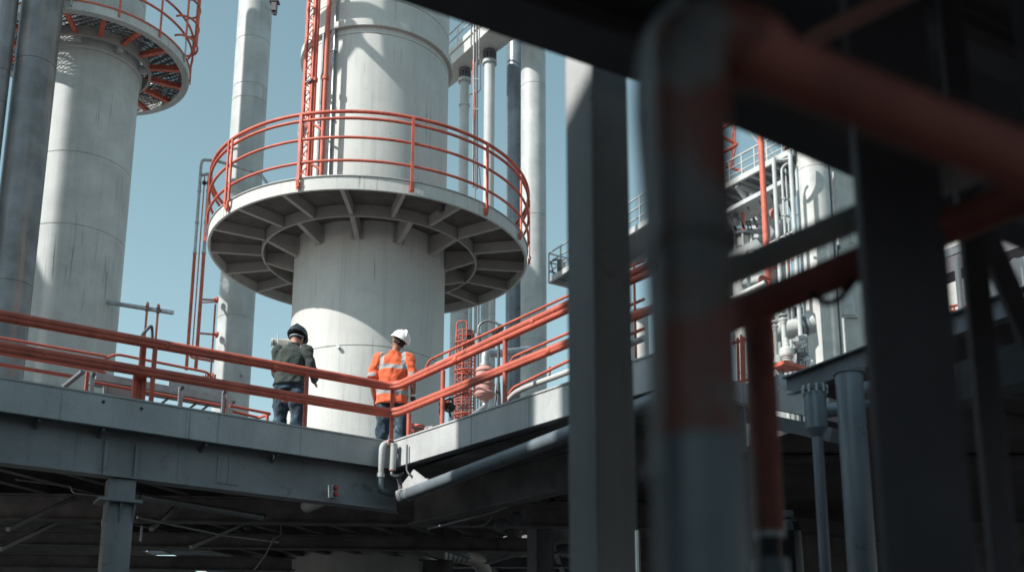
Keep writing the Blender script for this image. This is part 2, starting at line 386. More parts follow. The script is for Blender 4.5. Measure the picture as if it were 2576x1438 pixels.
for i in range(-n_, n_+1):
    y = i*(LPR-0.07)/n_
    if abs(y) >= LPR-0.1: continue
    xo = math.sqrt((LPR-0.08)**2-y*y); xi = math.sqrt(max(0, (LR+0.04)**2-y*y)) if abs(y) < LR+0.04 else 0
    for sx in (-1, 1):
        if xi == 0 and sx == 1: continue
        x0, x1 = (-xo, -xi) if sx < 0 else (xi, xo)
        if xi == 0: x0, x1 = -xo, xo
        # slightly wavy mesh strands
        N_ = max(2, int((x1-x0)/0.12)); pts = [V((LT.x+x0+(x1-x0)*k/N_, LT.y+y+0.012*math.sin(k*1.9+i), lzt-0.03+0.006*math.sin(k*2.3))) for k in range(N_+1)]
        b.tube(pts, 0.013, 4)
for i in range(-22, 23):
    x = i*(LPR-0.07)/23; yo = math.sqrt((LPR-0.08)**2-x*x); yi = math.sqrt((LR+0.04)**2-x*x) if abs(x) < LR+0.04 else 0
    for sx in (-1, 1): b.beam((LT.x+x, LT.y+sx*yi, lzt-0.045), (LT.x+x, LT.y+sx*yo, lzt-0.045), 0.012, 0.012)
b.build('mesh_floor', GRATE, lp)
VAL = math.atan2(-LT.x, LT.y)
for k in range(16):
    a = R(22.5*k+6); d = V((math.sin(a), -math.cos(a), 0))
    bb = MB(); A = LT+d*(LIR-0.1); B = LT+d*(LPR-0.075)
    bb.beam(A+V((0,0,lzb+0.10)), B+V((0,0,lzb+0.10)), 0.012, 0.16); bb.beam(A+V((0,0,lzb+0.012)), B+V((0,0,lzb+0.012)), 0.12, 0.016)
    bb.build('spoke', RED, lp)
    if k % 2 == 0:
        bb = MB(); bb.beam(LT+d*(LR+0.003)+V((0,0,lzb-0.02)), LT+d*(LIR-0.045)+V((0,0,lzb-0.02)), 0.16, 0.22); bb.build('bracket', CONC2, lp)
for h in (1.0, 0.55):
    MB().tube([LT+V(((LPR+0.04)*math.cos(2*PI*i/90), (LPR+0.04)*math.sin(2*PI*i/90), lzt+h)) for i in range(90)], 0.034, 8, closed=True).build('rail', RED, lp)
for k in range(14):
    a = R(360/14*k+10); d = V((math.sin(a), -math.cos(a), 0)); X = LT+d*(LPR+0.03)
    bb = MB(); bb.beam(X+V((0,0,lzt-0.2)), X+V((0,0,lzt+1.0)), 0.05, 0.03, up=d); bb.build('rail_post', RED if k % 3 else GALV, lp)
# safety cage hoops and ladder at its right side
cg = thing('ladder_cage', 'curved red safety cage hoops beside the upper left platform', 'ladder cage', P(455, 200, LY))
for j, zz in enumerate((0.15, 0.75, 1.35, 1.95)):
    c = LT+V((LPR+0.05, -0.35, lzt+zz))
    MB().tube([c+V((0.36*math.sin(R(t)), -0.42*math.cos(R(t)), 0.05*math.cos(R(t)))) for t in range(-20, 201, 10)], 0.03, 8).build('hoop', RED, cg)
for t in (30, 90, 150):
    c = LT+V((LPR+0.05, -0.35, lzt)); x = c+V((0.36*math.sin(R(t)), -0.42*math.cos(R(t)), 0))
    MB().cone(x+V((0,0,0.1)), x+V((0,0,3)), 0.03, n=8).build('upright', RED, cg)

# ------------------------------------------------------------------ tall columns
def column(px, py, wd, Y, mat, label, seams=(), top=40.0, z0=0.0, cat='column', name='tall_column', cap=None, group=None):
    c = P(px, py, Y); r = M(wd, c)/2; o = V((c.x, Y, z0))
    pr = tower_prof(r, z0, top, [below(V((c.x, Y-r, 0)), s_).z for s_ in seams], 0.008)
    if cap is None:
        return tag(MB().lathe((c.x, Y, 0), pr+[(0, top)], 48).build(name, mat), label, cat, group)
    t = thing(name, label, cat, o, group)
    MB().lathe((c.x, Y, 0), pr+[(0, top)], 48).build('shaft', mat, t)
    return t, c.x, r
column(625, 300, 85, 31, COLM, 'tall round column rising behind the left end of the ring platform', (88, 205, 240, 560, 790), name='tall_column')
t_, x_, r_ = column(67+20, 190, 97, 24, COLD, 'near weathered steel stack in front of the left tower', (140, 700), cap=1)
t_, x_, r_ = column(2, 190, 42, 23.5, COLD, 'leftmost steel stack cut by the edge of the photo', (170, 250), cap=1)
column(1342, 500, 64, 34, COLM, 'bright tall round column left of the foreground post', (205, 535, 850), name='tall_column', top=24.5)
column(1296, 500, 46, 35.2, PIPEG, 'tall column beside the bright one, coloured dark blue grey for its shade', (205, 545), name='tall_column', top=27)  # dark blue grey stands in for the shade on this column
# junction box + strap on tall column
cc = P(690, 20, 30.6)
b = MB(); b.box(cc, (0.16, 0.2, 0.3)); b.box(cc+V((0,0,0.2)), (0.3, 0.25, 0.05)); b.box(cc+V((0.02,0,-0.2)), (0.12, 0.1, 0.1)); tag(b.build('junction_box', DARK), 'small dark box clamped to the top of the tall left column', 'box')

# ------------------------------------------------------------------ deck (inside corner seen from below)
K = 0.76
ZD = CAMZ+4.07*K
C0 = Pz(985, 1110, ZD); L0 = Pz(0, 948, ZD); R0 = Pz(1425, 963, ZD)
dL = (L0-C0).normalized(); dR = (R0-C0).normalized()
nL = V((-dL.y, dL.x, 0)); nL = nL if nL.y > 0 else -nL      # inward (away from the lens)
nR = V((-dR.y, dR.x, 0)); nR = nR if nR.y > 0 else -nR
LE = C0+dL*7.0; RE = C0+dR*4.5
FH = 0.33
UZ = V((0, 0, 1))
deck = thing('deck', 'raised grey steel deck meeting in an inside corner under the two workers', 'deck', (C0.x, C0.y, ZD-0.5))
def corner_in(off):      # inside-corner point set back by off from both edges
    # solve C0 + nL*off + dL*a = C0 + nR*off + dR*b
    A = nR*off-nL*off; det = dL.x*(-dR.y)-(-dR.x)*dL.y
    a = (A.x*(-dR.y)-(-dR.x)*A.y)/det
    return C0+nL*off+dL*a
# deck plate as two sheets joined at the corner line
def strip(off0, off1, z0, z1, mat, name, le=LE, re=RE, par=deck, bev=0.0, left_only=False):
    c0, c1 = corner_in(off0), corner_in(off1)
    bL = MB().prism([V((*(le+nL*off0).xy, z0)), V((*c0.xy, z0)), V((*c1.xy, z0)), V((*(le+nL*off1).xy, z0))], (0, 0, z1-z0))
    bR = MB().prism([V((*c0.xy, z0)), V((*(re+nR*off0).xy, z0)), V((*(re+nR*off1).xy, z0)), V((*c1.xy, z0))], (0, 0, z1-z0))
    bL.build(name, mat, par, bevel=bev)
    if not left_only: bR.build(name, mat, par, bevel=bev)
strip(-0.012, 0.16, ZD-0.012, ZD+0.006, GREY, 'edge_plate')
strip(0.0, 0.035, ZD-FH, ZD-0.014, GREY, 'edge_beam')
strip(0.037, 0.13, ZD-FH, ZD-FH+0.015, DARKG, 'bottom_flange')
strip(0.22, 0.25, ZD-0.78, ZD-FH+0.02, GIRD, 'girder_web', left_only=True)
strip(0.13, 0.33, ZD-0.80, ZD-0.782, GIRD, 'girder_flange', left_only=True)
cR = corner_in(0.26)
MB().prism([V((*cR.xy, ZD-FH-.01)), V((*(RE+nR*.1).xy, ZD-FH-.01)), V((*(RE+nR*.95).xy, ZD-FH-.01)), V((*corner_in(0.95).xy, ZD-FH-.01))], (0, 0, .02)).build('soffit_plate', UDK, deck)
MB().ibeam(V((*corner_in(1.0).xy, ZD-.56)), V((*(RE+nR*1.0).xy, ZD-.56)), .2, .45, .02).build('inner_girder', UDK, deck)
# plate underside: one big slab
far = 21.5
XN = -7.8
def far_y(x):
    if x < XN: return 30.0
    if x < FR[0].x: return far
    for a_, b_ in zip(FR, FR[1:]):
        if x <= b_.x: return a_.y+(b_.y-a_.y)*(x-a_.x)/(b_.x-a_.x)
    return FR[-1].y
FR = [V((-1.2, far, 0)), Pz(1200, 1368, ZD), Pz(1330, 1322, ZD), Pz(1800, 1180, ZD)]
cA = corner_in(0.17)
slab = [V((*(LE+nL*0.17).xy, ZD-0.03)), V((*cA.xy, ZD-0.03)), V((*(RE+nR*0.17).xy, ZD-0.03)), *[V((*q.xy, ZD-0.03)) for q in FR[::-1]], V((XN, far, ZD-0.03)), V((XN, 30, ZD-0.03)), V((-18, 30, ZD-0.03)), V((-18, 8, ZD-0.03))]
MB().prism(slab, (0, 0, 0.028)).build('deck_plate', UDK, deck)
# joists running back
def joist(s0, dx):
    d = V((dx, 1, 0)).normalized(); L_ = 1.0
    while (s0+d*(L_+0.3)).y < far_y((s0+d*(L_+0.3)).x) and L_ < 20: L_ += 0.25
    e = s0+d*L_; h = V((0, 0, ZD-0.15))
    MB().ibeam(V((s0.x, s0.y, 0))+h, V((e.x, e.y, 0))+h, 0.12, 0.22, 0.015).build('joist', UDK, deck)
for i in range(11): joist(C0+dL*(0.7+1.05*i)+nL*0.26, 0.35)
for i in range(4): joist(C0+dR*(0.5+1.05*i)+nR*0.26, 0.2)
for yy, hh in ((15.2, .36), (18.4, .24), (21.2, .26)):
    xr = 2.6 if yy < 16 else (0.4 if yy < 20 else -1.5)
    MB().ibeam((-14, yy-1.4, ZD-0.27-hh/2), (xr, yy, ZD-0.27-hh/2), 0.2, hh, 0.02).build('cross_girder', UDK, deck)
MB().ibeam(FR[1]+V((0.2,-.1,-.2)), FR[3]+V((0,-.1,-.2)), 0.15, 0.4, 0.02).build('cross_girder', UDK, deck)
# splice plates and weld lines on the edge beams
for f_, A_, B_, dd2, nn_, pxs in ((0, C0, L0, dL, nL, (150, 470, 760)), (1, C0, R0, dR, nR, (1185, 1330))):
    for px in pxs:
        q = onplane(px, 1060, A_, B_, -0.004); az_ = math.atan2(dd2.y, dd2.x)
        MB().box((q.x, q.y, ZD-FH/2-0.007), (0.006, 0.008, FH-0.03), rz=az_).build('weld_bead', GREY, deck)
for px in (560, 588):
    q = onplane(px, 1170, C0, L0, 0.216); b = MB(); b.box((q.x, q.y, ZD-0.56), (0.12, 0.012, 0.32), rz=math.atan2(dL.y, dL.x)); b.build('splice_plate', GIRD, deck)
# stiffeners on the outer girder
for px in (267, 345):
    q = onplane(px, 1120, C0, L0, 0.21); q.z = ZD-0.60
    MB().box(q, (0.035, 0.05, 0.34), rz=math.atan2(dL.y, dL.x)).build('stiffener', GIRD, deck)
for px in (100, 262, 520, 700):
    q = onplane(px, 1010, C0, L0, 0.12)
    MB().beam(V((q.x, q.y, ZD-FH-0.01))-nL*0.07, V((q.x, q.y, ZD-FH-0.06))+nL*0.1, 0.03, 0.05).build('gusset', DARKG, deck)
for px, py in ((260, 1010), (356, 1027)):
    q = onplane(px, py, C0, L0, -0.003); MB().cone(q, q-nL*0.006, 0.017, n=12).build('bolt_hole', BLACK, deck)

# guard rails along the deck edge
gr = thing('guard_rail', 'long red pipe guard rail bending at the deck corner in front of the workers', 'railing', (C0.x, C0.y, ZD))
def rl(px, py, off=0.05): return onplane(px, py, C0, L0, off)
def rr(px, py, off=0.05): return onplane(px, py, C0, R0, off)
def ext(a, b_, d): return b_+(b_-a).normalized()*d
def long_rail(lp_, rp_, r_, name='rail', fil=0.2, mat=RED):
    A = [rl(*p) for p in lp_]; B = [rr(*p) for p in rp_]
    # both runs meet above the deck corner
    cx = corner_in(0.05); t = (cx-A[0]).length/(A[1]-A[0]).length
    K_ = A[0]+(A[1]-A[0])*(((cx-A[0]).xy.length)/((A[1]-A[0]).xy.length)); K_ = V((cx.x, cx.y, K_.z))
    A = [ext(A[1], A[0], 1.5), K_]; B = B+[ext(K_, B[-1], 1.4)]
    MB().tube(A+B, r_, 14, fil).build(name, mat, gr)
long_rail([(0, 789), (604, 900)], [(1426, 766)], 0.041)
long_rail([(0, 800), (604, 908.5)], [(1426, 781)], 0.034)
long_rail([(0, 868), (604, 971)], [(1426, 862)], 0.040)
long_rail([(0, 878), (604, 980.5)], [(1426, 868)], 0.034)
def post(px, y0, y1, f, r_=0.026, off=0.05, parent=gr, name='post', mat=RED):
    q = f(px, y1, off); t = below(q, y0)
    MB().cone(V((q.x, q.y, min(q.z, ZD-0.03))), t, r_, n=12).build(name, mat, parent)
for px, y0, y1, f in ((380, 868, 1006, rl), (766, 940, 1073, rl), (984, 972, 1108, rl), (1027, 1040, 1116, rr), (1112, 932, 1080, rr), (1270, 844, 1015, rr)):
    post(px, y0, y1, f)
post(1560, 700, 900, rr)
for px, py, f in ((420, 870, rl), (690, 926, rl), (720, 1002, rl), (110, 888, rl), (1150, 905, rr), (1345, 808, rr), (1385, 882, rr)):
    a_ = f(px-5, py-(1 if f is rl else -2.3), 0.05); b2_ = f(px+5, py+(1 if f is rl else -2.3), 0.05)
    a_ = a_; MB().cone(a_, a_+(b2_-a_)*0.9, 0.046, n=16).build('sleeve_joint', RED, gr)
# cluster of three upright pipes left
cl = thing('pipe_cluster', 'three red upright pipes rising behind the left guard rail', 'pipes', rl(350, 1000, 0.2))
for px, y0, off in ((337, 945, 0.18), (347, 948, 0.2), (358, 945, 0.17)): post(px, y0, 1000, rl, 0.030, off, cl, 'pipe')
q = rl(350, 1000, 0.24); MB().cone(below(q, 1000), below(q, 866), 0.035, n=12).build('pipe', RED, cl)

# big drain pipe under the right edge with its end cap and hanger plate
dp = thing('slung_pipe', 'thick dark grey pipe slung under the right deck edge', 'pipe', rr(1010, 1245, -0.05))
PA = rr(1014, 1248, 0.0); PB = rr(1425, 1092, 0.0); PE = ext(PA, PB, 1.5)
MB().cone(PA, PE, M(16.5, PA), n=32).build('pipe_body', PIPEG, dp)
u_ = (PB-PA).normalized()
MB().cone(PA-u_*0.02, PA+u_*0.05, M(18.5, PA), n=32).build('end_flange', DARKG, dp)
MB().cone(PA+u_*0.12, PA+u_*0.15, M(17.2, PA), n=32).build('end_flange', GALV, dp)
b = MB(); q0 = [rr(1013, 1232, 0.02), rr(1012, 1216, 0.02), rr(1040, 1180, 0.02), rr(1073, 1206, 0.02)]
b.prism(q0, nR*0.02); b.build('hanger_plate', GREY, dp)
MB().beam(rr(1000, 1240, -0.02), rr(1080, 1208, -0.02), 0.05, 0.05).build('hanger_angle', GREY, dp)
# downpipes at the corner
d1 = thing('downpipe', 'pale grey downpipe with collar hooking over the deck corner', 'pipe', P(962, 1150, C0.y-0.25))
yy = C0.y-0.18
MB().tube([P(980, 1113, yy+0.1), P(962, 1118, yy), P(957, 1196, yy)], M(8, P(962, 1150, yy)), 16, 0.1).build('upper_pipe', GREY, d1)
MB().cone(P(957.5, 1190, yy), P(957, 1200, yy), M(10.5, P(962, 1150, yy)), n=16).build('collar', WHITE, d1)
MB().tube([P(957, 1199, yy), P(956, 1232, yy), P(984, 1242, yy+0.25)], M(8.3, P(962, 1150, yy)), 16, 0.16).build('lower_elbow', PIPEG, d1)
b = MB(); b.lathe(P(982, 1114, yy+0.05), [(0.035, -0.02), (0.05, -0.02), (0.05, 0.02), (0.035, 0.02), (0.035, -0.02)], 16, axis=(0.7, -0.7, 0)); b.build('ring_clamp', REDP, d1)
d2 = thing('filter_canister', 'short grey cylinder hung beside the downpipe at the deck corner', 'canister', P(990, 1150, yy))
r2 = M(8.0, P(990, 1150, yy))
MB().cone(P(991, 1118, yy), P(987.5, 1181, yy), r2, n=16).build('canister_body', GREY, d2)
MB().cone(P(991, 1115, yy), P(991, 1120, yy), r2*1.12, n=16).build('cap', GALV, d2)
MB().cone(P(987.5, 1180, yy), P(987.4, 1183, yy), r2*1.08, n=16).build('rim', REDP, d2)
MB().tube([P(986, 1183, yy), P(985, 1195, yy), P(1003, 1196, yy+0.05), P(1012, 1190, yy+0.1)], 0.018, 8, 0.05).build('outlet_tube', GALV, d2)
pipe('conduit', [rr(1024, 1118, -0.03), rr(1023, 1185, -0.03), rr(1035, 1198, 0.0), rr(1050, 1185, 0.15)], 0.012, COLD, 'thin conduit running down the bright right edge beam', 'conduit', 0.08)
pipe('black_hose', [P(984, 1195, yy+0.1), P(1005, 1203, yy+0.1), P(1010, 1225, yy+0.1), P(1005, 1245, yy+0.1)], 0.04, DARK, 'dark hose curling behind the corner downpipe', 'hose', 0.2)
# support column left with bracket plate
q = onplane(303, 1165, C0, L0, 0.26)
sc = thing('support_column', 'square grey steel column carrying the left deck girder', 'column', (q.x, q.y, 0))
cw = M(64, q)
rzc = math.atan2(dL.y, dL.x)+PI
MB().box((q.x, q.y+cw*0.2, (ZD-0.805)/2), (cw, cw*0.9, ZD-0.805), rz=rzc-0.1).build('column_shaft', GIRD, sc, bevel=0.006)
zb_ = below(q, 1262).z
b = MB(); b.box((q.x, q.y+0.02, zb_), (cw*1.6, cw*1.35, 0.03), rz=rzc-0.1)
b.build('bracket_plate', GIRD, sc)
for ox in (-0.42, 0.0, 0.44):
    b = MB(); x_ = q+V((math.cos(rzc-0.1)*ox*cw*1.15, math.sin(rzc-0.1)*ox*cw*1.15, 0))-nL*cw*0.5; b.prism([V((x_.x, x_.y, zb_-0.016)), V((x_.x, x_.y, zb_-0.22))+nL*0.06, V((x_.x, x_.y, zb_-0.22))+nL*0.1, V((x_.x, x_.y, zb_-0.016))+nL*0.1], (0.02, 0, 0)); b.build('gusset', GIRD, sc)
# push button station under the girder
bq = P(836, 1236, C0.y-0.35)
bx = thing('push_button_box', 'small grey box with two red buttons under the deck girder', 'control box', bq)
bx_r = math.atan2(dL.y, dL.x)+PI+0.35
MB().box(bq, (M(17, bq), 0.07, M(33, bq)), rz=bx_r).build('housing', GREY, bx, bevel=0.004)
RB = surf('red_button', (0.55, 0.03, 0.02), 0.35, var=0.05, streak=0, bump=0)
fw = V((math.sin(bx_r), -math.cos(bx_r), 0))
for py in (1227, 1243):
    c = P(838, py, C0.y-0.35); MB().cone(c+fw*0.03, c+fw*0.06, 0.026, n=16).build('button', RB, bx)
    MB().cone(c+fw*0.03, c+fw*0.042, 0.034, n=16).build('button_collar', DARK, bx)
a_ = P(835, 1250, C0.y-0.3); 
mo = thing('cylinder_motor', 'grey horizontal cylinder on a bracket behind the push button box', 'motor', a_)
e_ = P(772, 1272, C0.y+0.55)
MB().cone(P(826, 1250, C0.y-0.15), e_, M(17, a_), n=24).build('motor_body', GREY, mo); MB().cone(P(829, 1248, C0.y-0.2), P(822, 1251, C0.y-0.1), M(20, a_), n=24).build('end_plate', GREY, mo)
# ------------------------------------------------------------------ foreground structure (out of focus)
ZS = CAMZ+2.60
G0 = Pz(1000, 0, ZS); G0.z = 0; G1_ = Pz(1600, 205, ZS); G1_.z = 0
GD = (G1_-G0).normalized(); G0 = G0+V((GD.y, -GD.x, 0))*0.11
ga = G0-GD*6.5; gb = G0+GD*8
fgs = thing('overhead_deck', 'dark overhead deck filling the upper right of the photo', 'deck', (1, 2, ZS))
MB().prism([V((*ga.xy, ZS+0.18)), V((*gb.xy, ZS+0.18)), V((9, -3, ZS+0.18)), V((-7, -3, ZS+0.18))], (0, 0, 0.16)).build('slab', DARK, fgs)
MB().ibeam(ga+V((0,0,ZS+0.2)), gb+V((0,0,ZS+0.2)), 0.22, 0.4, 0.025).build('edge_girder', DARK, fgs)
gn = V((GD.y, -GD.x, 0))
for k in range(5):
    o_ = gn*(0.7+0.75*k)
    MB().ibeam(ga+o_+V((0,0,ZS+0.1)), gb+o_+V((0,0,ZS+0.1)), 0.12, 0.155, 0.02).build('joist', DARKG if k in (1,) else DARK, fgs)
# post
pc = P(1507, 700, 4.34)
po = thing('foreground_post', 'near square steel post, blue grey left face and black right face', 'post', (pc.x, 4.34, 0))
MB().box((pc.x, 4.34, (ZS+0.35)/2), (0.20, 0.20, ZS+0.35), rz=R(33)).build('post_shaft', GREY, po, bevel=0.008)
# unseen walls added left of the frame to shade the near structure
def add_shade_wall(x, y0, y1, h0, h1, lab):
    t = thing('shade_wall', lab, 'building', (x-1.5, (y0+y1)/2, 0))
    pts = [(x, y0, 0), (x, y1, 0), (x, y1, h1), (x, y0, h0)]
    MB().prism(pts, (-0.4, 0, 0)).build('wall', DARKG, t)
    MB().prism([(x+0.02, y0, h0+0.002), (x+0.02, y1, h1+0.002), (x+0.02, y1, h1+0.05), (x+0.02, y0, h0+0.05)], (-0.44, 0, 0)).build('blocker_top', DARK, t)
add_shade_wall(-7, -4.2, 0.9, 15.7, 10.1, 'unseen sloping shade wall added outside the left edge, nearest of the row')
add_shade_wall(-7, 0.95, 5.35, 17, 17, 'tallest unseen shade wall added outside the left edge')
add_shade_wall(-7, 6.05, 7.35, 11.75, 11.4, 'narrow unseen shade wall added outside the left edge')
add_shade_wall(-7, 7.38, 8.9, 8.5, 8.5, 'low unseen shade wall added outside the left edge')
for nm, c_, d_ in (('long unseen block added far behind the viewpoint to cut sky light', (5, -30, 5), (70, 8, 10)), ('tall unseen block added outside the right edge to cut sky light', (40, 10, 13), (8, 60, 26))):
    t = thing('sky_blocker', nm, 'building', (c_[0], c_[1], 0)); MB().box(c_, d_).build('wall', DARKG, t); MB().box((c_[0], c_[1], d_[2]+0.2), (d_[0]+0.6, d_[1]+0.6, 0.4)).build('blocker_top', DARK, t)  # unseen blocks added to hold back the sky fill
t = thing('rear_blocker', 'unseen dark wall added behind the viewpoint to dim the near pipes', 'wall', (0, -3, 0)); MB().box((1, -3.2, 1.45), (17, 0.3, 2.9)).build('wall_panel', DARK, t)  # unseen, added to keep light from behind off the foreground
sh_ = V((to_sun.x, to_sun.y, 0)).normalized(); up_ = V((-sh_.y, sh_.x, 0)); up_ = up_ if up_.x > 0 else -up_
tw = LT+sh_*15+up_*3.33
t = thing('tower_shade_block', 'unseen square block added outside the left edge to shade the left tower', 'tower', tw)
MB().box(tw+V((0,0,18)), (4.5, 2.0, 36), rz=math.atan2(up_.y, up_.x)).build('shaft', COLM, t)  # added block, keeps the sun off the left tower's right side
gb_ = LT+sh_*15
t = thing('gable_caster', 'unseen gabled block added outside the left edge for its shadow', 'building', gb_)
MB().prism([gb_+up_*a_+V((0,0,z_)) for a_, z_ in ((.36, 0), (.36, 24.0), (.6, 25.0), (1.06, 24.1), (1.06, 0))], sh_*1.5).build('wall', COLM, t)  # outline added to throw a peaked shadow on the left tower
# near pipes
Y1 = 1.25
ep = thing('elbow_pipe', 'very near rust stained pipe bending over and running off right, strongly blurred', 'pipe', P(1745, 1500, Y1))
MB().tube([V((P(1775, 1438, Y1).x, Y1, 0.0)), P(1768, 1400, Y1), P(1750, 720, Y1), P(1730, 85, Y1), P(1900, 122, 1.268)], 0.0515, 28, 0.10).build('pipe_bend', ELB, ep)
MB().tube([P(1850, 108, 1.264), P(1905, 135, 1.268), P(1960, 165, 1.272), P(2200, 262, 1.29), P(2620, 428, 1.32), P(3300, 700, 1.4)], [.051, .050, .040, .038, .038, .038], 28).build('sloping_run', REDS, ep)
MB().cone(P(1778, 1560, Y1), P(1766, 1110, Y1), 0.055, n=24).build('sleeve', PIPEG, ep)
MB().cone(P(1752, 625, Y1), P(1751, 600, Y1), 0.058, n=24).build('collar', ELB, ep)
cd = thing('grey_conduit', 'blurred pale grey conduit running down beside the near red pipe', 'conduit', P(1650, 1438, 1.45))
MB().tube([V((P(1680, 1500, 1.45).x, 1.45, 0)), P(1682, 1450, 1.45), P(1650, 600, 1.45), P(1620, 250, 1.45), P(1640, 90, 1.45), P(1720, 10, 1.4)], 0.018, 14, 0.12).build('conduit_tube', GALV, cd)
for py in (655, 1190):
    MB().cone(P(1655+(py-655)*0.03, py-12, 1.43), P(1655+(py-655)*0.03, py+12, 1.43), 0.026, n=12).build('coupling', GALV, cd)
pipe('grey_conduit', [V((P(1728, 1500, 1.5).x, 1.5, 0)), P(1725, 1438, 1.5), P(1716, 1085, 1.5)], 0.011, GALV, 'thin blurred grey conduit low in front of the near red pipe', 'conduit', 0.0)
def b_(name, p, q, wd, h, mat, lab, cat='beam', kind='beam'):
    return tag(MB().beam(p, q, wd, h).build(name, mat, bevel=0.004), lab, cat)
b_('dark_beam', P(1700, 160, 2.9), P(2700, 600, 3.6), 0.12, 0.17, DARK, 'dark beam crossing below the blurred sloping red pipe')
ga2 = P(1840, 684, 3.05); gb2 = P(2165, 545, 2.8)
pipe('handrail', [ext(gb2, ga2, 0.02), ga2, gb2, ext(ga2, gb2, 1.2)], 0.040, WHITE, 'upper blurred blue grey handrail pipe in the foreground', 'handrail', 0)
ga3 = P(1842, 795, 3.0); gb3 = P(2165, 662, 2.75)
hr = thing('handrail', 'lower blurred dark red handrail with a dangling cable and a downleg', 'handrail', ga3)
MB().tube([ext(gb3, ga3, 0.05), gb3, ext(ga3, gb3, 1.2)], 0.048, 18).build('rail', REDS, hr)
lg0 = P(1908, 790, 2.95)
MB().tube([P(1860, 785, 3.0), lg0, below(lg0, 1340)], 0.043, 18, 0.06).build('downleg', REDS, hr)
MB().cone(below(lg0, 1338), below(lg0, 1420), 0.032, n=16).build('hose_tail', BLACK, hr)
MB().cone(below(lg0, 1335), below(lg0, 1352), 0.043, n=16).build('fitting', GALV, hr)
MB().cone(below(lg0, 1405), V((lg0.x, lg0.y, 0.0)), 0.05, n=16).build('base_socket', PIPEG, hr)
MB().tube([P(2040, 735, 2.75), P(2075, 765, 2.75), P(2110, 755, 2.75), P(2150, 705, 2.75)], 0.010, 8, 0.05).build('cable', BLACK, hr)
def vcol(px, py, wd, Y, mat, lab, cat='post', rz=0.0, dd=None, top=ZS, name='dark_post'):
    c = P(px, py, Y); r = M(wd, c)
    return tag(MB().box((c.x, Y, (top-0.003)/2), (r, dd or r, top-0.003), rz=rz).build(name, mat, bevel=0.006), lab, cat)
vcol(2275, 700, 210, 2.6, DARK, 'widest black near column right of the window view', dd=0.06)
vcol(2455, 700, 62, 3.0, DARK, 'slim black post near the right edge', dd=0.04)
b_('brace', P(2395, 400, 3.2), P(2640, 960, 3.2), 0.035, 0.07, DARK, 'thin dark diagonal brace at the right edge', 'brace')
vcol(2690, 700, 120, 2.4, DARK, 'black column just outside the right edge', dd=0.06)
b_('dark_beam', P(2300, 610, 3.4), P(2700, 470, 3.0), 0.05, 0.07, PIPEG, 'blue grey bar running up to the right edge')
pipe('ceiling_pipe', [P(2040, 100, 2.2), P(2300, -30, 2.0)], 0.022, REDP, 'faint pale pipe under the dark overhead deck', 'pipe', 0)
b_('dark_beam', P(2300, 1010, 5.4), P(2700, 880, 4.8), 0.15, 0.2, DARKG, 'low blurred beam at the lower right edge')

# grey pipes in the middle distance (right)
g1 = thing('standpipe', 'slim blue grey standpipe with a bolted wide cap, lower right', 'pipe', V((P(2060, 1080, 8).x, 8, 0)))
c = P(2054, 1060, 8)
MB().lathe((c.x, 8, 0), [(M(13, c), 0), (M(14, c), below(c, 1100).z), (M(27, c), below(c, 1078).z), (M(28, c), below(c, 985).z), (0, below(c, 985).z)], 32).build('pipe_body', PIPEG, g1)
z_ = below(c, 985).z
b = MB(); b.ringbox((c.x, 8, 0), 0.01, M(32, c), z_+0.002, z_+0.03, 32); b.build('cap_flange', DARKG, g1)
for k in range(10):
    a = k*2*PI/10+0.2; b = MB(); b.cone((c.x+M(30, c)*math.cos(a), 8+M(30, c)*math.sin(a), z_-0.02), (c.x+M(30, c)*math.cos(a), 8+M(30, c)*math.sin(a), z_+0.045), 0.012, n=6); b.build('bolt', GALV, g1)
c = P(2140, 1000, 7.6)
g2 = thing('standpipe', 'thicker straight blue grey standpipe with a branch to the right near its top', 'pipe', V((c.x, 7.6, 0)))
MB().cone(V((c.x, 7.6, 0)), below(c, 940), M(35, c), n=32).build('pipe_body', PIPEG, g2)
MB().cone(below(c, 942), below(c, 932), M(39, c), n=32).build('cap_flange', DARKG, g2)
MB().cone(below(c, 985), below(c, 985)+V((1.2, .1, 0.1)), M(24, c), n=28).build('side_branch', PIPEG, g2)
MB().cone(P(2075, 1035, 8.2), P(2300, 990, 8.0), M(19, c), n=24).build('cross_pipe', PIPEG, g2)
# right deck girder
ZR = ZD
A1 = Pz(1979, 950, ZR); B1 = Pz(2181, 873, ZR); dd_ = (B1-A1).normalized()
rd = thing('deck', 'dark blue grey deck edge below the white vessel on the right', 'deck', A1)
AA = A1-dd_*0.0; BB = A1+dd_*11.0; nn = V((-dd_.y, dd_.x, 0)); nn = nn if nn.y > 0 else -nn
MB().ibeam(AA-V((0,0,0.1)), BB-V((0,0,0.1)), 0.12, 0.2, 0.015).build('edge_beam', DARKG, rd)
MB().prism([AA+nn*0.07-V((0,0,0.11)), BB+nn*0.07-V((0,0,0.11)), BB+nn*7-V((0,0,0.11)), AA+nn*7-V((0,0,0.11))], (0,0,0.08)).build('deck_plate', DARK, rd)
MB().prism([AA+nn*1.2-V((0,0,0.11)), AA+nn*7-V((0,0,0.11)), AA+nn*7-dd_*4.5-V((0,0,0.11)), AA+nn*1.2-dd_*4.5-V((0,0,0.11))], (0,0,0.08)).build('deck_plate', DARK, rd)  # extension added so the sun misses the bay below
for k in range(6):
    s0 = AA+dd_*(0.4+k*0.9)+nn*0.07; MB().ibeam(s0-V((0,0,0.22)), s0+nn*6.8-V((0,0,0.22)), 0.08, 0.2, 0.012).build('joist', DARK, rd)
MB().box((6.5, 15.1, 4.53), (11, 5.0, 0.05)).build('shade_plate', DARK, rd)  # plate added to keep the sun off the bay behind
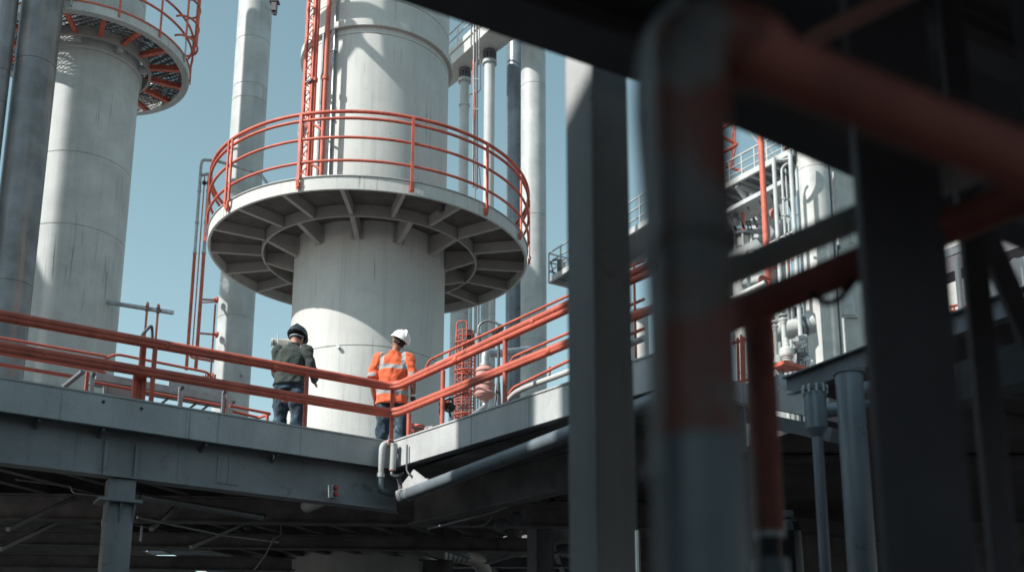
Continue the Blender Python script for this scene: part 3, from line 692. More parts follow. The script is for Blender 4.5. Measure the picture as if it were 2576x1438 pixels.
# concrete ledge below it
for i, (py0, py1, off) in enumerate(((955, 990, 0.0), (990, 1022, 0.2), (1022, 1040, 0.4))):
    pass
lb = P(1950, 1000, 10.2)
lg = thing('stepped_ledge', 'pale stepped box beam under the right deck, behind the red downleg', 'ledge', lb)
q1, q2 = P(1850, 985, 10.6), P(2110, 1035, 9.6)
MB().beam(q1, q2, 0.35, 0.20).build('upper_step', GREY, lg); MB().beam(q1-V((0,0,0.24)), q2-V((0,0,0.24)), 0.28, 0.13).build('lower_step', DARKG, lg)
MB().beam(P(1990, 960, 10.3), P(1992, 1000, 10.3), 0.5, 0.4).build('end_block', GREY, lg)
# dark interior under the right deck
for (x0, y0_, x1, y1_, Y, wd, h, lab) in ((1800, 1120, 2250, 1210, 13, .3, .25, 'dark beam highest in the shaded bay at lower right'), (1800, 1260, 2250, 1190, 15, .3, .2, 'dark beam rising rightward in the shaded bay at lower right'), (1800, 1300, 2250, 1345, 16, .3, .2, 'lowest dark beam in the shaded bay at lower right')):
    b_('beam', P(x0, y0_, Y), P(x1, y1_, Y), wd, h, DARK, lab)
tk = thing('drum', 'glossy black drum behind the red downleg, bottom right', 'drum', V((P(1985, 1400, 9).x, 9, 0)))
GLB = surf('gloss_black', (0.012, 0.012, 0.014), 0.12, var=0.1, streak=0, bump=0.02)
c = P(1983, 1400, 9); zt_ = below(c, 1302).z
MB().lathe((c.x, 9, 0), [(M(38, c), 0), (M(38, c), zt_-0.12), (M(30, c), zt_-0.04), (M(16, c), zt_), (0, zt_)], 32).build('drum_body', GLB, tk)
MB().lathe((c.x, 9, 0), [(M(16, c), zt_+0.002), (M(18, c), zt_+0.002), (M(18, c), zt_+0.06), (0, zt_+0.06)], 24).build('cap', DARK, tk)
pipe('red_pipe', [V((P(1962, 1400, 8.8).x, 8.8, 0)), below(P(1962, 1400, 8.8), 1320)], M(7, c), REDD, 'short red pipe standing left of the black drum', 'pipe', 0)
bw = thing('bay_shade_sheet', 'dark sheet added behind the shaded bay at the lower right', 'wall', (6, 17.2, 0))
MB().box((6.6, 17.3, 2.3), (9.6, 0.3, 4.6)).build('wall_panel', UDK, bw)  # added sheet stands in for the darkness deep under the deck
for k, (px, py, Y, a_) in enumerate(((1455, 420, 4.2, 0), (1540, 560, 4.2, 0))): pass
bw = thing('girder_shade_sheet', 'tall dark sheet added for the shade below the lowest girder at the far right', 'wall', (13, 24, 0))
MB().box((12.4, 24.2, 4.0), (9.8, 0.3, 8.0)).build('wall_panel', DARK, bw)  # added sheet stands in for the shade under the girder
MB().box((12.4, 21.0, 8.1), (10.8, 6.4, 0.18)).build('shade_slab', DARK, bw)  # slab added to keep the sun off the sheet below
# ------------------------------------------------------------------ things behind the left rail
sp_ = thing('side_pipe', 'short grey horizontal pipe sticking out of the left tower', 'pipe', P(290, 770, 26.5))
MB().cone(P(262, 759, 26.6), P(435.5, 786.5, 26.4), M(5.6, P(350, 775, 26.5)), n=20).build('pipe_body', GALV, sp_)
for k, (xa, ya, xb, yb) in enumerate(((370, 766, 364, 1000), (397.5, 771, 387, 1000))):
    t = thing('pipe_support', ('left', 'right')[k]+' one of two red rods hooked over the grey side pipe', 'support', P(xb, yb, 26.35))
    A = P(xa, ya+9, 26.3); A2 = V((A.x, A.y, P(xb, yb, 26.3).z)); r = M(2.8, A)
    MB().tube([A2, A, P(xa, ya-1, 26.3), P(xa+1.5, ya-5, 26.45), P(xa+3, ya+1, 26.6)], r, 10, 0.04).build('rod', RED, t)
    MB().cone(A+V((0,0,0.02)), A+V((0,0,0.06)), r*1.7, n=10).build('nut', DARK, t); MB().cone(A-V((0,0,0.08)), A-V((0,0,0.04)), r*1.6, n=10).build('nut', DARK, t)
def lr(px, py, off): return rl(px, py, off)
pipe('hand_loop', [lr(352, 862, .3), lr(356, 842, .3), lr(382, 816, .35), lr(384, 870, .4)], 0.017, DARKG, 'dark bent handle loop above the left red top rail', 'handle', 0.05)
r3 = thing('walkway_rail', 'thin red walkway rails behind the thick left guard rail', 'railing', lr(200, 940, 1.1))
for pts, r_, f in (([(-60, 839), (267, 896)], .016, 0), ([(255, 911), (287, 889), (533, 938), (536, 985)], .016, .12), ([(-60, 877), (263, 934), (263, 960)], .021, .05), ([(-60, 906), (197, 949)], .021, 0)):
    MB().tube([lr(x, y, 1.1) for x, y in pts], r_, 10, f).build('rail', RED, r3)
for px, y0 in ((508, 945), (514, 942), (520, 943), (526, 944), (532, 938), (538, 942)):
    q = lr(px, 990, 1.12); MB().cone(q, below(q, y0), 0.012, n=8).build('baluster', RED, r3)
tr = thing('cable_tray', 'galvanised cable tray with a red pipe slung under it, behind the left rail', 'cable tray', lr(400, 1000, .7))
MB().beam(lr(241, 945, .7), lr(562, 1004, .7), 0.03, 0.075).build('tray_side', GALV, tr)
MB().beam(lr(424, 963, 1.1), lr(578, 992, 1.1), 0.03, 0.075).build('tray_side', GREY, tr)
MB().beam(lr(230, 958, .9), lr(578, 1019, .9), 0.35, 0.02).build('tray_floor', DARKG, tr)
MB().cone(lr(238, 961.5, .62), lr(554, 1019, .62), M(3.6, lr(400, 990, .6)), n=12).build('slung_pipe', RED, tr)
for px, y0, y1, w_, m_ in ((230, 940, 985, .04, GALV), (452, 974, 1024, .05, GALV), (559, 984, 1045, .03, GALV), (575, 994, 1045, .06, GREY), (216, 936, 985, .03, RED), (563, 1000, 1045, .02, RED)):
    q = lr(px, y1, .58); MB().box(((q+below(q, y0))/2), (w_, 0.03, (below(q, y0)-q).length), rz=math.atan2(dL.y, dL.x)).build('hanger', m_, tr)
    if m_ is GALV: q = below(q, y0+3); MB().cone(q-nL*0.02, q-nL*0.05, 0.022, n=8).build('bolt', DARK, tr)
MB().beam(lr(208, 934, .6), lr(160, 973, .9), 0.05, 0.03).build('end_arm', DARKG, tr)
for px in (330, 420, 490, 520): MB().beam(lr(px-26, 1020+(px-400)*.18, .75), lr(px+14, 990+(px-400)*.18, 1.1), 0.03, 0.012).build('rung', GREY, tr)
MB().prism([lr(260, 966, .75), lr(330, 978, .75), lr(395, 1030, .75), lr(260, 1005, .75)], nL*0.02).build('side_panel', GREY, tr)
pipe('red_loop', [lr(578, 1020, .5), lr(680, 1040, .5), lr(652, 1050, .9), lr(585, 1034, .9)], 0.017, RED, 'low red loop beside the left worker at deck level', 'rail', 0.03)
pipe('red_upright', [lr(672, 1066, .55), lr(672, 1042, .55)], 0.02, RED, 'stubby red upright under the red loop beside the left worker', 'post', 0)

# bent riser pipes on the tall left column
YR = 29.6
def riser(name, pts, r_, lab, f, ysplit=637):
    t = thing(name, lab, 'pipe', P(pts[0][0], pts[0][1], YR)); q = [P(x, y, YR) for x, y in pts]; r = M(r_, q[0])
    # true vertical run, red below and grey above
    top = q[1]; bot = V((top.x, top.y, q[0].z)); sp2 = below(top, ysplit)
    MB().cone(bot, sp2, r*1.04, n=14).build('lower_pipe', RED, t); MB().tube([sp2]+q[1:], r, 14, f).build('upper_pipe', GALV, t)
    for yy_ in (ysplit-2, 480, 560): c = below(top, yy_); MB().cone(c-V((0,0,.03)), c+V((0,0,.03)), r*1.35, n=14).build('coupling', GALV, t)
    return t
riser('riser_pipe', [(480, 930), (506, 415), (510, 402), (546, 405), (655, 437), (677, 468)], 4.0, 'outer riser pipe, red below and grey above, bending over behind the ring platform', .18)
t = riser('riser_pipe', [(497, 930), (527, 437), (508, 441)], 4.3, 'inner riser pipe, red below and grey above, with a small valve', .08)
MB().ball(P(514, 460, YR-.1), .07).build('valve', BLACK, t); MB().cone(P(509, 460, YR-.1), P(523, 460, YR-.1), .035, n=10).build('valve_stem', DARK, t)
pipe('thin_tube', [V((P(515, 445, YR).x, YR, P(490, 900, YR).z)), P(515, 445, YR)], 0.018, RED, 'thin tube between the two riser pipes', 'tube', 0)
pipe('foot_pipe', [P(480, 880, YR), P(480, 898, YR), P(538, 908, YR)], .04, RED, 'short red pipe turning under the riser pipes, seen between the rails', 'pipe', .08)
for k, (y1, y2) in enumerate(((753, 757), (838, 844))):
    t = thing('standoff_arm', ('upper', 'lower')[k]+' red standoff arm with round flange on the tall left column', 'bracket', P(545, y2, 30.4))
    c = P(547, y2-2, 30.45); n_ = V((-.75, -.65, 0)).normalized()
    MB().cone(P(505, y1, YR), c+n_*.02, .03, n=10).build('arm', RED, t); MB().cone(c, c+n_*.05, M(8, c), n=24).build('flange', RED, t); MB().cone(c+n_*.05, c+n_*.12, M(4, c), n=16).build('hub', RED, t)
    if k == 0: MB().cone(P(505, y1+8, YR), c+n_*.02-V((0,0,.06)), .022, n=10).build('arm', RED, t)
q = P(542, 765, 30.2); pipe('red_rod', [q, below(q, 990)], .028, RED, 'vertical red rod running down from the round flanges', 'rod', 0)
mb_ = P(606, 944, 30.45); pipe('column_nozzle', [mb_, mb_+V((.1, -.25, 0))], .06, GALV, 'small bolted nozzle on the tall left column behind the rail', 'nozzle', 0)

# bracket arm on the main tower's left side
t = thing('bracket_arm', 'small white bracket arm on the tower, left of the dark helmet', 'bracket', P(700, 862, 21.5))
MB().cone(P(728, 862, 21.7), P(686, 860, 21.4), .08, n=16).build('arm', WHITE, t)
for px in (684, 698): c = P(px, 861, 21.35); MB().lathe(c, [(0, -.02), (M(10, c), -.02), (M(10, c), .02), (0, .02)], 20, axis=(1, .25, 0)).build('disc', WHITE, t)
MB().cone(P(699, 862, 21.2), P(699, 838, 21.2), .014, n=8).build('rod', WHITE, t); MB().box(P(697, 875, 21.4), (.1, .1, .08)).build('foot', GREY, t)

# ------------------------------------------------------------------ concrete bridge and pipes right of the tower
ZBR = P(1274, 113, 34).z
E2b, E2a, E1a, E1b = P(1274, 113, 34), Pz(1144, 210, ZBR), Pz(1150, 150, ZBR), Pz(1228, 77, ZBR)
u2 = (E2b-E2a).normalized(); 
br = thing('pipe_bridge', 'pale concrete bridge with a thin railing behind the top right of the tower', 'bridge', E2b)
E2c = E2b+u2*6; E1c = E1b+(E1b-E1a).normalized()*9; E1s = E1a-(E1b-E1a).normalized()*4; E2s = E2a-u2*4
MB().prism([E2s, E2c, E1c, E1s], (0, 0, .45)).build('slab', CONC, br)
MB().beam(E1s+V((0,0,.55)), E1c+V((0,0,.55)), .1, .2).build('kerb', CONC, br)
for h in (1.0, 1.35): MB().cone(E1s+V((0,0,h)), E1c+V((0,0,h)), .03, n=8).build('rail', WHITE, br)
for k in range(8): c = E1s+(E1c-E1s)*(k/7.5); MB().cone(c+V((0,0,.45)), c+V((0,0,1.35)), .025, n=8).build('rail_post', WHITE, br)
for (px, py, wd, lab, tap) in ((1169.5, 176, 24, 'slimmer pale pillar pipe with a bolted cap under the concrete bridge', True), (1232, 130, 26.5, 'thicker streaked pillar pipe with a bolted cap under the concrete bridge', False)):
    T = Pz(px, py, ZBR); t = thing('pillar_pipe', lab, 'pipe', V((T.x, T.y, 0))); r = M(wd, T)/2; zt_ = ZBR-.02
    pr = [(r, 0), (r, zt_-1.5)] + ([(r*1.18, zt_-1.48), (r*1.18, zt_-1.4), (r*.98, zt_-1.38), (r*.9, zt_-.45)] if tap else [(r, zt_-.45)])
    MB().lathe((T.x, T.y, 0), pr, 28).build('pipe_body', CONC2, t)
    MB().ringbox((T.x, T.y, 0), .02, r*1.35, zt_-.5, zt_-.38, 28).build('cap_ring', GREY, t); MB().ringbox((T.x, T.y, 0), .02, r*1.3, zt_-.12, zt_-.01, 28).build('cap_ring', DARK, t)
    b = MB()
    for k in range(12): a = k*PI/6; b.cone((T.x+r*1.12*math.cos(a), T.y+r*1.12*math.sin(a), zt_-.38), (T.x+r*1.12*math.cos(a), T.y+r*1.12*math.sin(a), zt_-.12), .035, n=6)
    b.lathe((T.x, T.y, 0), [(r*.9, zt_-.4), (r*.9, zt_-.1)], 20); b.build('bolt_cage', DARK, t)
YC = 29.0
for pts, r_, m_, lab, f in (
    ([(1193, 40), (1191, 300), (1190, 470)], 2.6, COLD, 'pale grey conduit in the bundle right of the tower', .1),
    ([(1200, 40), (1200, 475)], 2.2, DARK, 'dark straight conduit in the bundle right of the tower', .1),
    ([(1186, 58), (1185, 115), (1192, 127), (1192, 150)], 1.7, DARK, 'dark offset conduit at the top of the bundle', .1),
    ([(1190.5, 154), (1191, 215), (1194, 240), (1195, 276), (1192, 300)], 2.2, RED, 'bright orange conduit in the bundle right of the tower', .12),
    ([(1201, 134), (1209, 150), (1208, 228), (1197, 236), (1180, 237), (1180, 245)], 1.5, DARK, 'dark conduit looping out from the bundle right of the tower', .12),
    ([(1195, 290), (1194, 395), (1206, 424), (1208, 470)], 1.6, DARK, 'dark conduit kinking right behind the platform rail', .1),
    ([(1206, 60), (1205, 150), (1196, 160), (1194, 700)], 1.6, COLD, 'thin grey conduit at the right of the bundle', .1)):
    c = P(pts[0][0], pts[0][1], YC); pipe('conduit', [P(x, y, YC+(hash(lab) % 1)*0) for x, y in pts], M(r_, c), m_, lab, 'conduit', f, n=8)
b = MB(); 
for py in (200, 275, 350): b.box(P(1196, py, YC), (M(16, P(1196, py, YC)), .05, .05))
tag(b.build('conduit_bracket', GALV), 'flat cross brackets holding the conduit bundle right of the tower', 'bracket')
for px, py, wd, Y, m_, lab in ((1155, 820, 46, 33, COLM, 'broad pale pipe below the ring platform, right of the tower'), (1183, 820, 9, 29.5, COLM, 'first slim pipe right of the broad pale pipe'), (1196, 820, 8, 29.5, GREY, 'second slim pipe right of the broad pale pipe'),
    (1214, 820, 11, 29.5, COLM, 'third slim pipe right of the broad pale pipe'), (1204, 820, 5, 30, GREY, 'thinnest dark pipe among the slim pipes below the ring platform'), (1237, 820, 18, 32, CONC2, 'streaked pipe nearest the gap below the ring platform')):
    c = P(px, py, Y); r = M(wd, c)/2; top = below(c, 640).z
    tag(MB().lathe((c.x, Y, 0), tower_prof(r, 0, top, [below(c, 792).z], .01)+[(0, top)], 24).build('upright_pipe', m_), lab, 'pipe')

# ------------------------------------------------------------------ equipment on the right arm of the deck
YG = 13.6
cgx = P(1170, 900, YG); r = M(24, cgx)
cg2 = thing('caged_column', 'slim red wire cage column with spoked discs beside the bellows unit', 'cage', (cgx.x, YG, ZD))
for py in (865, 935, 987, 1044):
    z = below(cgx, py).z; c = V((cgx.x, YG, z)); b = MB(); b.tube([c+V((r*1.08*math.cos(PI*k/16), r*1.08*math.sin(PI*k/16), 0)) for k in range(32)], .011, 8, closed=True)
    b.ringbox(c, .03, .055, -.015, .015, 16)
    for k in range(12): a = PI*k/6; b.beam(c+V((.05*math.cos(a), .05*math.sin(a), 0)), c+V((r*1.05*math.cos(a), r*1.05*math.sin(a), 0)), .014, .006)
    b.build('spoked_disc', RED, cg2)
for py in (836, 848, 905, 912, 921, 945, 957, 1005, 1012, 1020, 1030):
    z = below(cgx, py).z; c = V((cgx.x, YG, z)); MB().tube([c+V((r*math.cos(PI*k/14), r*math.sin(PI*k/14), 0)) for k in range(28)], .007, 6, closed=True).build('hoop', RED, cg2)
zt_ = below(cgx, 836).z
for k in range(6):
    a = PI*k/3+.3; MB().cone((cgx.x+r*math.cos(a), YG+r*math.sin(a), ZD), (cgx.x+r*math.cos(a), YG+r*math.sin(a), zt_), .009, n=8).build('upright', RED, cg2)
MB().tube([V((cgx.x-r*.9, YG-.05, zt_-.1)), V((cgx.x-r*.9, YG-.05, zt_+.13)), V((cgx.x+.02, YG-.05, zt_+.15)), V((cgx.x+.02, YG-.05, zt_-.1))], .011, 8, .04).build('top_loop', RED, cg2)
for k in range(6): a = PI*k/3; MB().cone((cgx.x+.045*math.cos(a), YG+.045*math.sin(a), ZD), (cgx.x+.045*math.cos(a), YG+.045*math.sin(a), below(cgx, 870).z), .006, n=6).build('inner_rod', DARK, cg2)
c = P(1182, 850, YG); rb = M(10.5, c)
be = thing('beacon', 'black domed beacon inside the top of the red cage column', 'beacon', c)
MB().lathe(V((c.x, c.y, below(c, 860).z)), [(rb, -.02), (rb, .03), (rb*.8, .04), (rb*.85, .07), (rb*1.05, .08), (rb*1.05, .10), (rb*.9, .11), (rb*.85, .13), (rb*.5, .16), (0, .17)], 24).build('dome', BLACK, be)
bx_ = P(1220, 960, 13.2); pxm = M(1, bx_)
bel = thing('bellows_unit', 'faded pink and white ribbed bellows cylinder with a grey elbow on top', 'filter', (bx_.x, 13.2, ZD))
zz = lambda py: below(bx_, py).z
MB().lathe((bx_.x, 13.2, 0), [(0, zz(1012)), (9*pxm, zz(1011)), (11*pxm, zz(1004)), (22*pxm, zz(999)), (26.5*pxm, zz(993)), (26.5*pxm, zz(989)), (23.5*pxm, zz(986)), (23.5*pxm, zz(971)), (25*pxm, zz(969)), (25*pxm, zz(967)), (23*pxm, zz(965)), (23*pxm, zz(950)), (24.5*pxm, zz(948)), (23.3*pxm, zz(945)), (23.3*pxm, zz(934)), (24.5*pxm, zz(932)), (21*pxm, zz(926)), (13*pxm, zz(922)), (0, zz(922))], 36).build('canister', REDP, bel)
for py in (968, 934): MB().ringbox((bx_.x, 13.2, 0), 22*pxm, 25.5*pxm, zz(py+1.5), zz(py-1.5), 36).build('band', REDP, bel)
MB().lathe((bx_.x, 13.2, 0), [(13*pxm, zz(925)), (15*pxm, zz(921)), (15*pxm, zz(916)), (12*pxm, zz(914)), (12*pxm, zz(911))], 28).build('neck', GALV, bel)
MB().tube([V((bx_.x, 13.2, zz(914))), V((bx_.x, 13.2, zz(888))), P(1268, 888, 13.6), P(1330, 880, 14)], 11*pxm, 20, .22).build('elbow', GALV, bel)
MB().tube([V((bx_.x, 13.2, zz(1008))), V((bx_.x, 13.2, zz(1022))), P(1180, 1052, 13.0), P(1140, 1080, 12.6)], 6.5*pxm, 14, .12).build('drain_pipe', GALV, bel)
c = P(1254, 900, 13.0)
ls = thing('lamp_stand', 'black stand with a curved gooseneck and small floodlight behind the right rail', 'lamp', (c.x, 13.0, ZD))
b = MB(); b.cone((c.x, 13, ZD), below(c, 815), .018, n=8); b.cone((c.x-.09, 13, ZD), below(c, 960)+V((-.01, 0, 0)), .012, n=8); b.cone((c.x+.07, 13, ZD), below(c, 960)+V((.01, 0, 0)), .012, n=8); b.build('stand', DARK, ls)
MB().tube([P(1203, 845, 13), P(1204, 815, 13), P(1228, 804, 13), P(1258, 816, 13), P(1256, 840, 13)], .016, 8, .1).build('gooseneck', COLD, ls)
m4 = Matrix.Rotation(R(-38), 3, 'Y'); b = MB(); b.box(P(1252, 830, 13.0), (.16, .09, .05), mat=m4); b.box(P(1262, 838, 13), (.07, .08, .06), mat=m4); b.build('floodlight', BLACK, ls)
pipe('sleeve_pipe', [P(1202, 840, 13), P(1203, 875, 13)], .045, COLD, 'short grey sleeve below the gooseneck', 'pipe', 0)
# secondary rails
r4 = thing('inner_rail', 'thinner red rails behind the thick right guard rail', 'railing', rr(1280, 990, .7))
def rq(pts, off): return [rr(x, y, off) for x, y in pts]
for pts, r_, f, off in (([(1067, 935), (1080, 905), (1428, 744), (1620, 655)], .016, .1, .7), ([(1279, 925), (1289, 898), (1428, 838), (1620, 752)], .016, .08, .7), ([(1276, 1000), (1290, 975), (1428, 908), (1620, 826)], .017, .08, .6)):
    MB().tube(rq(pts, off), r_, 10, f).build('rail', RED, r4)
for px, y0, y1 in ((1130, 885, 905), (1383, 922, 950), (1600, 665, 900)): q = rr(px, y1, .66); MB().cone(q, below(q, y0), .013, n=8).build('rail_post', RED, r4)
pipe('white_pipe', rq([(1262, 1030), (1290, 990), (1325, 973), (1428, 936), (1620, 850)], .45), .032, WHITE, 'white pipe lying along the right deck edge', 'pipe', .2)
pipe('grey_pipe', rq([(1060, 945), (1100, 915), (1135, 900)], .9), .028, WHITE, 'short pale pipe inside the loop of the thin right rail', 'pipe', .05)
lf = thing('low_frame', 'low red frame with a pale coupling right of the orange shirt', 'frame', rr(1050, 1090, .3))
MB().tube(rq([(1028, 1066), (1066, 1071), (1072, 1082), (1071, 1094)], .3), .017, 10, .05).build('top_bar', RED, lf)
MB().beam(rr(1028, 1077, .35), rr(1078, 1085, .35), .02, .07).build('plate', REDD, lf); MB().cone(rr(1028, 1086, .3), rr(1082, 1094, .3), .016, n=10).build('lower_bar', RED, lf)
b = MB(); b.cone(rr(1073, 1080, .25), rr(1092, 1076, .25), .035, n=16); b.cone(rr(1078, 1079, .25), rr(1081, 1078.5, .25), .045, n=16); b.build('coupling', GALV, lf)
ct = thing('pump_head', 'small red and black pump head with hanging cables by the right rail post', 'pump', rr(1125, 1020, .2))
MB().ball(rr(1119, 1016, .2), (.07, .06, .055)).build('cover', RED, ct); MB().ball(rr(1130, 1024, .2), (.075, .06, .06)).build('body', BLACK, ct)
b = MB(); b.tube(rq([(1108, 1020), (1104, 1045), (1112, 1060), (1098, 1080)], .15), .009, 6, .1); b.build('red_cable', REDD, ct)
b = MB(); b.tube(rq([(1118, 1008), (1135, 1000), (1141, 1012), (1128, 1022)], .15), .011, 6, .06); b.build('black_cable', BLACK, ct)
b = MB(); b.tube(rq([(1128, 1030), (1135, 1050), (1141, 1066)], .15), .012, 6, .1); b.build('black_cable', BLACK, ct)
b = MB(); b.tube(rq([(1122, 1012), (1140, 1000), (1175, 985)], .3), .009, 6, .1); b.build('black_cable', BLACK, ct)
b = MB(); b.tube([rr(1039, 1108, .02), rr(1038, 1098, .02), rr(1044, 1097, .02), rr(1045, 1106, .02)], .007, 6, .03); tag(b.build('lifting_hook', GALV), 'small wire hook standing on the bright deck edge', 'hook')

# ------------------------------------------------------------------ under the main deck
up = thing('underdeck_pipe', 'brownish horizontal pipe with collars under the left deck', 'pipe', P(340, 1245, 15.5))
MB().cone(P(330, 1243, 12.6), P(668, 1301, 14.0), .042, n=18).build('pipe_body', GALV, up)
for px, py in ((345, 1246), (563, 1283), (578, 1285.5), (660, 1299)):
    k = (px-330)/338; c = P(px, py, 12.6+1.4*k); c2 = P(px+4, py+.7, 12.6+1.4*k+.02); MB().cone(c, c2, .055, n=18).build('collar', DARKG, up)
pipe('drain_stub', [P(623, 1330, 17), P(622, 1310, 17), P(620, 1280, 17)], .06, DARKG, 'dark drain stub hanging below the left deck', 'pipe', 0)
pipe('cable_loop', [P(665, 1270, 17.3), P(700, 1262, 17.3), P(695, 1310, 17.3), P(672, 1315, 17.3), P(668, 1290, 17.3)], .02, BLACK, 'black cable loop hanging at the end of the brown pipe', 'cable', .15)
for (x0, y0_, x1, y1_, Y0_, Y1_, lab) in ((0, 1380, 170, 1300, 13, 17, 'diagonal dark strut low on the far left under the deck'), (480, 1375, 660, 1295, 14, 19, 'diagonal strut under the deck, crossing below the brown pipe'), (380, 1330, 560, 1165, 13, 18, 'thin diagonal strut under the deck, right of the support column'), (20, 1330, 330, 1180, 12.5, 17, 'long diagonal strut under the deck, left of the support column')):
    tag(MB().beam(P(x0, y0_, Y0_), P(x1, y1_, Y1_), .05, .05).build('strut', GREY), lab, 'strut')
pipe('rod_hook', [P(270, 1343, 12.5), P(258, 1345, 12.5), P(257, 1310, 12.5)], .01, GALV, 'thin bent rod beside the bracket of the support column', 'rod', .04)
pipe('cable', [P(257, 1305, 12.5), P(258, 1345, 12.5), P(275, 1350, 12.5), P(330, 1322, 12.4)], .008, GALV, 'thin sagging cable left of the support column', 'cable', .1)
pipe('valve_rod', [P(357, 1322, 12.0), P(354, 1360, 12.0)], .014, GALV, 'short hanging rod right of the support column bracket', 'rod', 0)
q = P(1356, 1300, 15.5)
c2_ = thing('support_column', 'dark square column under the right arm of the deck', 'column', (q.x, 15.5, 0))
MB().box((q.x, 15.5, (ZD-.2)/2), (.26, .24, ZD-.2), rz=R(35)).build('column_shaft', DARKG, c2_)
pipe('black_conduit', [below(P(1388, 1260, 15.2), 1500), P(1388, 1270, 15.2), P(1396, 1215, 15.2)], .03, DARK, 'black conduit beside the dark column under the deck', 'conduit', .1)
pipe('bottom_pipe', [P(1150, 1366, 27), P(1420, 1399, 26)], .09, surf('brown_pipe_paint', (.30, .24, .215), .6), 'brown pipe low under the deck beside the dark column', 'pipe', 0, n=20)
du = thing('curved_duct', 'large ribbed duct curving down under the right deck', 'duct', P(1226, 1438, 24))
pts = [P(1060, 1402, 22), P(1160, 1393, 23), P(1215, 1412, 23.6), P(1228, 1500, 24)]
MB().tube(pts, .17, 20, 1.2, fn=12).build('duct_body', surf('duct_metal', (.33, .29, .26), .55, metal=.3, stain=.3), du)
for k in range(7): a = P(1095+k*12, 1398-k*.6, 22.3+k*.12); MB().cone(a, a+V((.03, .02, 0)), .18, n=20).build('seam', DARKG, du)
cw_ = surf('board_marked_concrete', (.40, .43, .44), .85, var=.2, streak=.9, streak_scale=14, streak_col=(.18, .19, .2), bump=.4)
t = thing('concrete_wall', 'board marked concrete wall low behind the dark column', 'wall', (P(1291, 1438, 31).x, 31, 0)); c = P(1291, 1400, 31); z_ = P(1291, 1340, 31).z
MB().box((c.x, 31.2, z_/2), (M(70, c), .4, z_)).build('wall_panel', cw_, t)
t = thing('concrete_wall', 'pale concrete column stub behind the curved duct', 'wall', (P(1195, 1400, 33).x, 33, 0)); c = P(1195, 1400, 33)
MB().lathe((c.x, 33, 0), [(M(26, c), 0), (M(26, c), P(1195, 1365, 33).z)], 28).build('wall_panel', CONC, t)
# second lower deck beyond
ls2 = thing('far_deck', 'brownish panelled underside of a farther deck, bottom left', 'deck', (-3.3, 27, 5))
z2 = ZD+.45
lf_ = surf('far_deck_underside', (.50, .44, .40), .85, var=.25, scale=2, streak=0, stain=.3)
MB().box((-2.85, 27.0, z2), (9.9, 9.0, .1)).build('panel', lf_, ls2)
for k in range(6): MB().ibeam((-8.0+k*1.7, 22.6, z2-.14), (-7.3+k*1.7, 31.4, z2-.14), .12, .18, .015).build('joist', DARKG, ls2)
for k in range(4): MB().ibeam((-8.4, 23.5+k*2.2, z2-.17), (1.8, 23.5+k*2.2, z2-.17), .12, .22, .015).build('cross_beam', DARKG, ls2)
pipe('black_elbow', [P(400, 1500, 27), P(430, 1428, 27), P(455, 1420, 27), P(462, 1470, 27)], .05, BLACK, 'black pipe elbow against the sky gap, bottom left', 'pipe', .3)

for pts, r_, lab in (([(40, 1205, 12.4), (180, 1222, 12.8), (182, 1238, 12.8), (262, 1248, 12.9)], .012, 'thin stepped conduit under the far left deck'),
    ([(345, 1300, 12.6), (560, 1345, 14.5), (700, 1362, 16)], .016, 'thin conduit below the brown pipe under the left deck'),
    ([(1075, 1330, 13), (1230, 1290, 13), (1330, 1252, 13)], .014, 'thin conduit rising under the right deck'),
    ([(1200, 1235, 13), (1212, 1265, 13), (1240, 1290, 13), (1225, 1318, 13), (1185, 1326, 13)], .013, 'dark cable drooping under the right deck'),
    ([(705, 1300, 15), (708, 1345, 15), (690, 1352, 15), (668, 1395, 16), (640, 1432, 17)], .012, 'loose cable hanging near the concrete column under the deck')):
    pipe('conduit' if 'conduit' in lab else 'cable', pts, r_, GALV if 'conduit' in lab else COLD, lab, 'conduit' if 'conduit' in lab else 'cable', .12, n=8)
for k, (px, py) in enumerate(((1262, 1320), (1300, 1304))):
    c = P(px, py, 14.2); tag(MB().lathe(c, [(0, 0), (.09, 0), (.09, .05), (.07, .07), (0, .08)], 20, axis=(-.3, -1, .1)).build('round_cover', DARKG), ('left', 'right')[k]+' dark round cover plate under the right deck', 'cover')
# ------------------------------------------------------------------ right middle distance (about 40 m away)
YV = 42.0
def v2(px, py, wd, Y, mat, name, lab, cat, seams=(), top=None, parts=None, n=48):
    c = P(px, py, Y); r = M(wd, c)/2; zt_ = top if top is not None else 45
    t = thing(name, lab, cat, (c.x, Y, 0)); MB().lathe((c.x, Y, 0), tower_prof(r, 0, zt_, [below(V((c.x, Y-r, 0)), s_).z for s_ in seams], .02)+[(0, zt_)], n).build('shell', mat, t)
    return t, c, r
t, c, r = v2(2057, 620, 80, YV, WHITE, 'pale_vessel', 'tall white cylindrical vessel beyond the blurred handrails', 'vessel', (414, 590), top=P(2057, 200, YV).z)
for az, w_, m_ in ((62, .12, DARKG), (70, .08, GALV)):
    a = R(az); MB().box((c.x+(r+.05)*math.sin(a), YV-(r+.05)*math.cos(a), 12), (.1, w_, 24)).build('side_conduit', m_, t)
bxw = P(2127, 500, 43.5); bw_ = M(62, bxw)
t = thing('box_duct', 'broad flat sided pale duct right of the white vessel', 'duct', (bxw.x, 43.5, 0))
MB().box((bxw.x+.15, 44.2, 13), (bw_, 1.6, 26)).build('duct_body', WHITE, t)
for ox in (-bw_/2, bw_/2): MB().box((bxw.x+.15+ox, 43.38, 13), (.09, .06, 26)).build('edge_angle', GREY, t)
c = P(2138, 752, 43); MB().box((c.x, 43.33, c.z), (M(48, c), .08, M(84, c))).build('hatch_frame', GREY, t); MB().box((c.x-.05, 43.27, c.z), (M(38, c), .05, M(72, c))).build('hatch_panel', COLM, t)
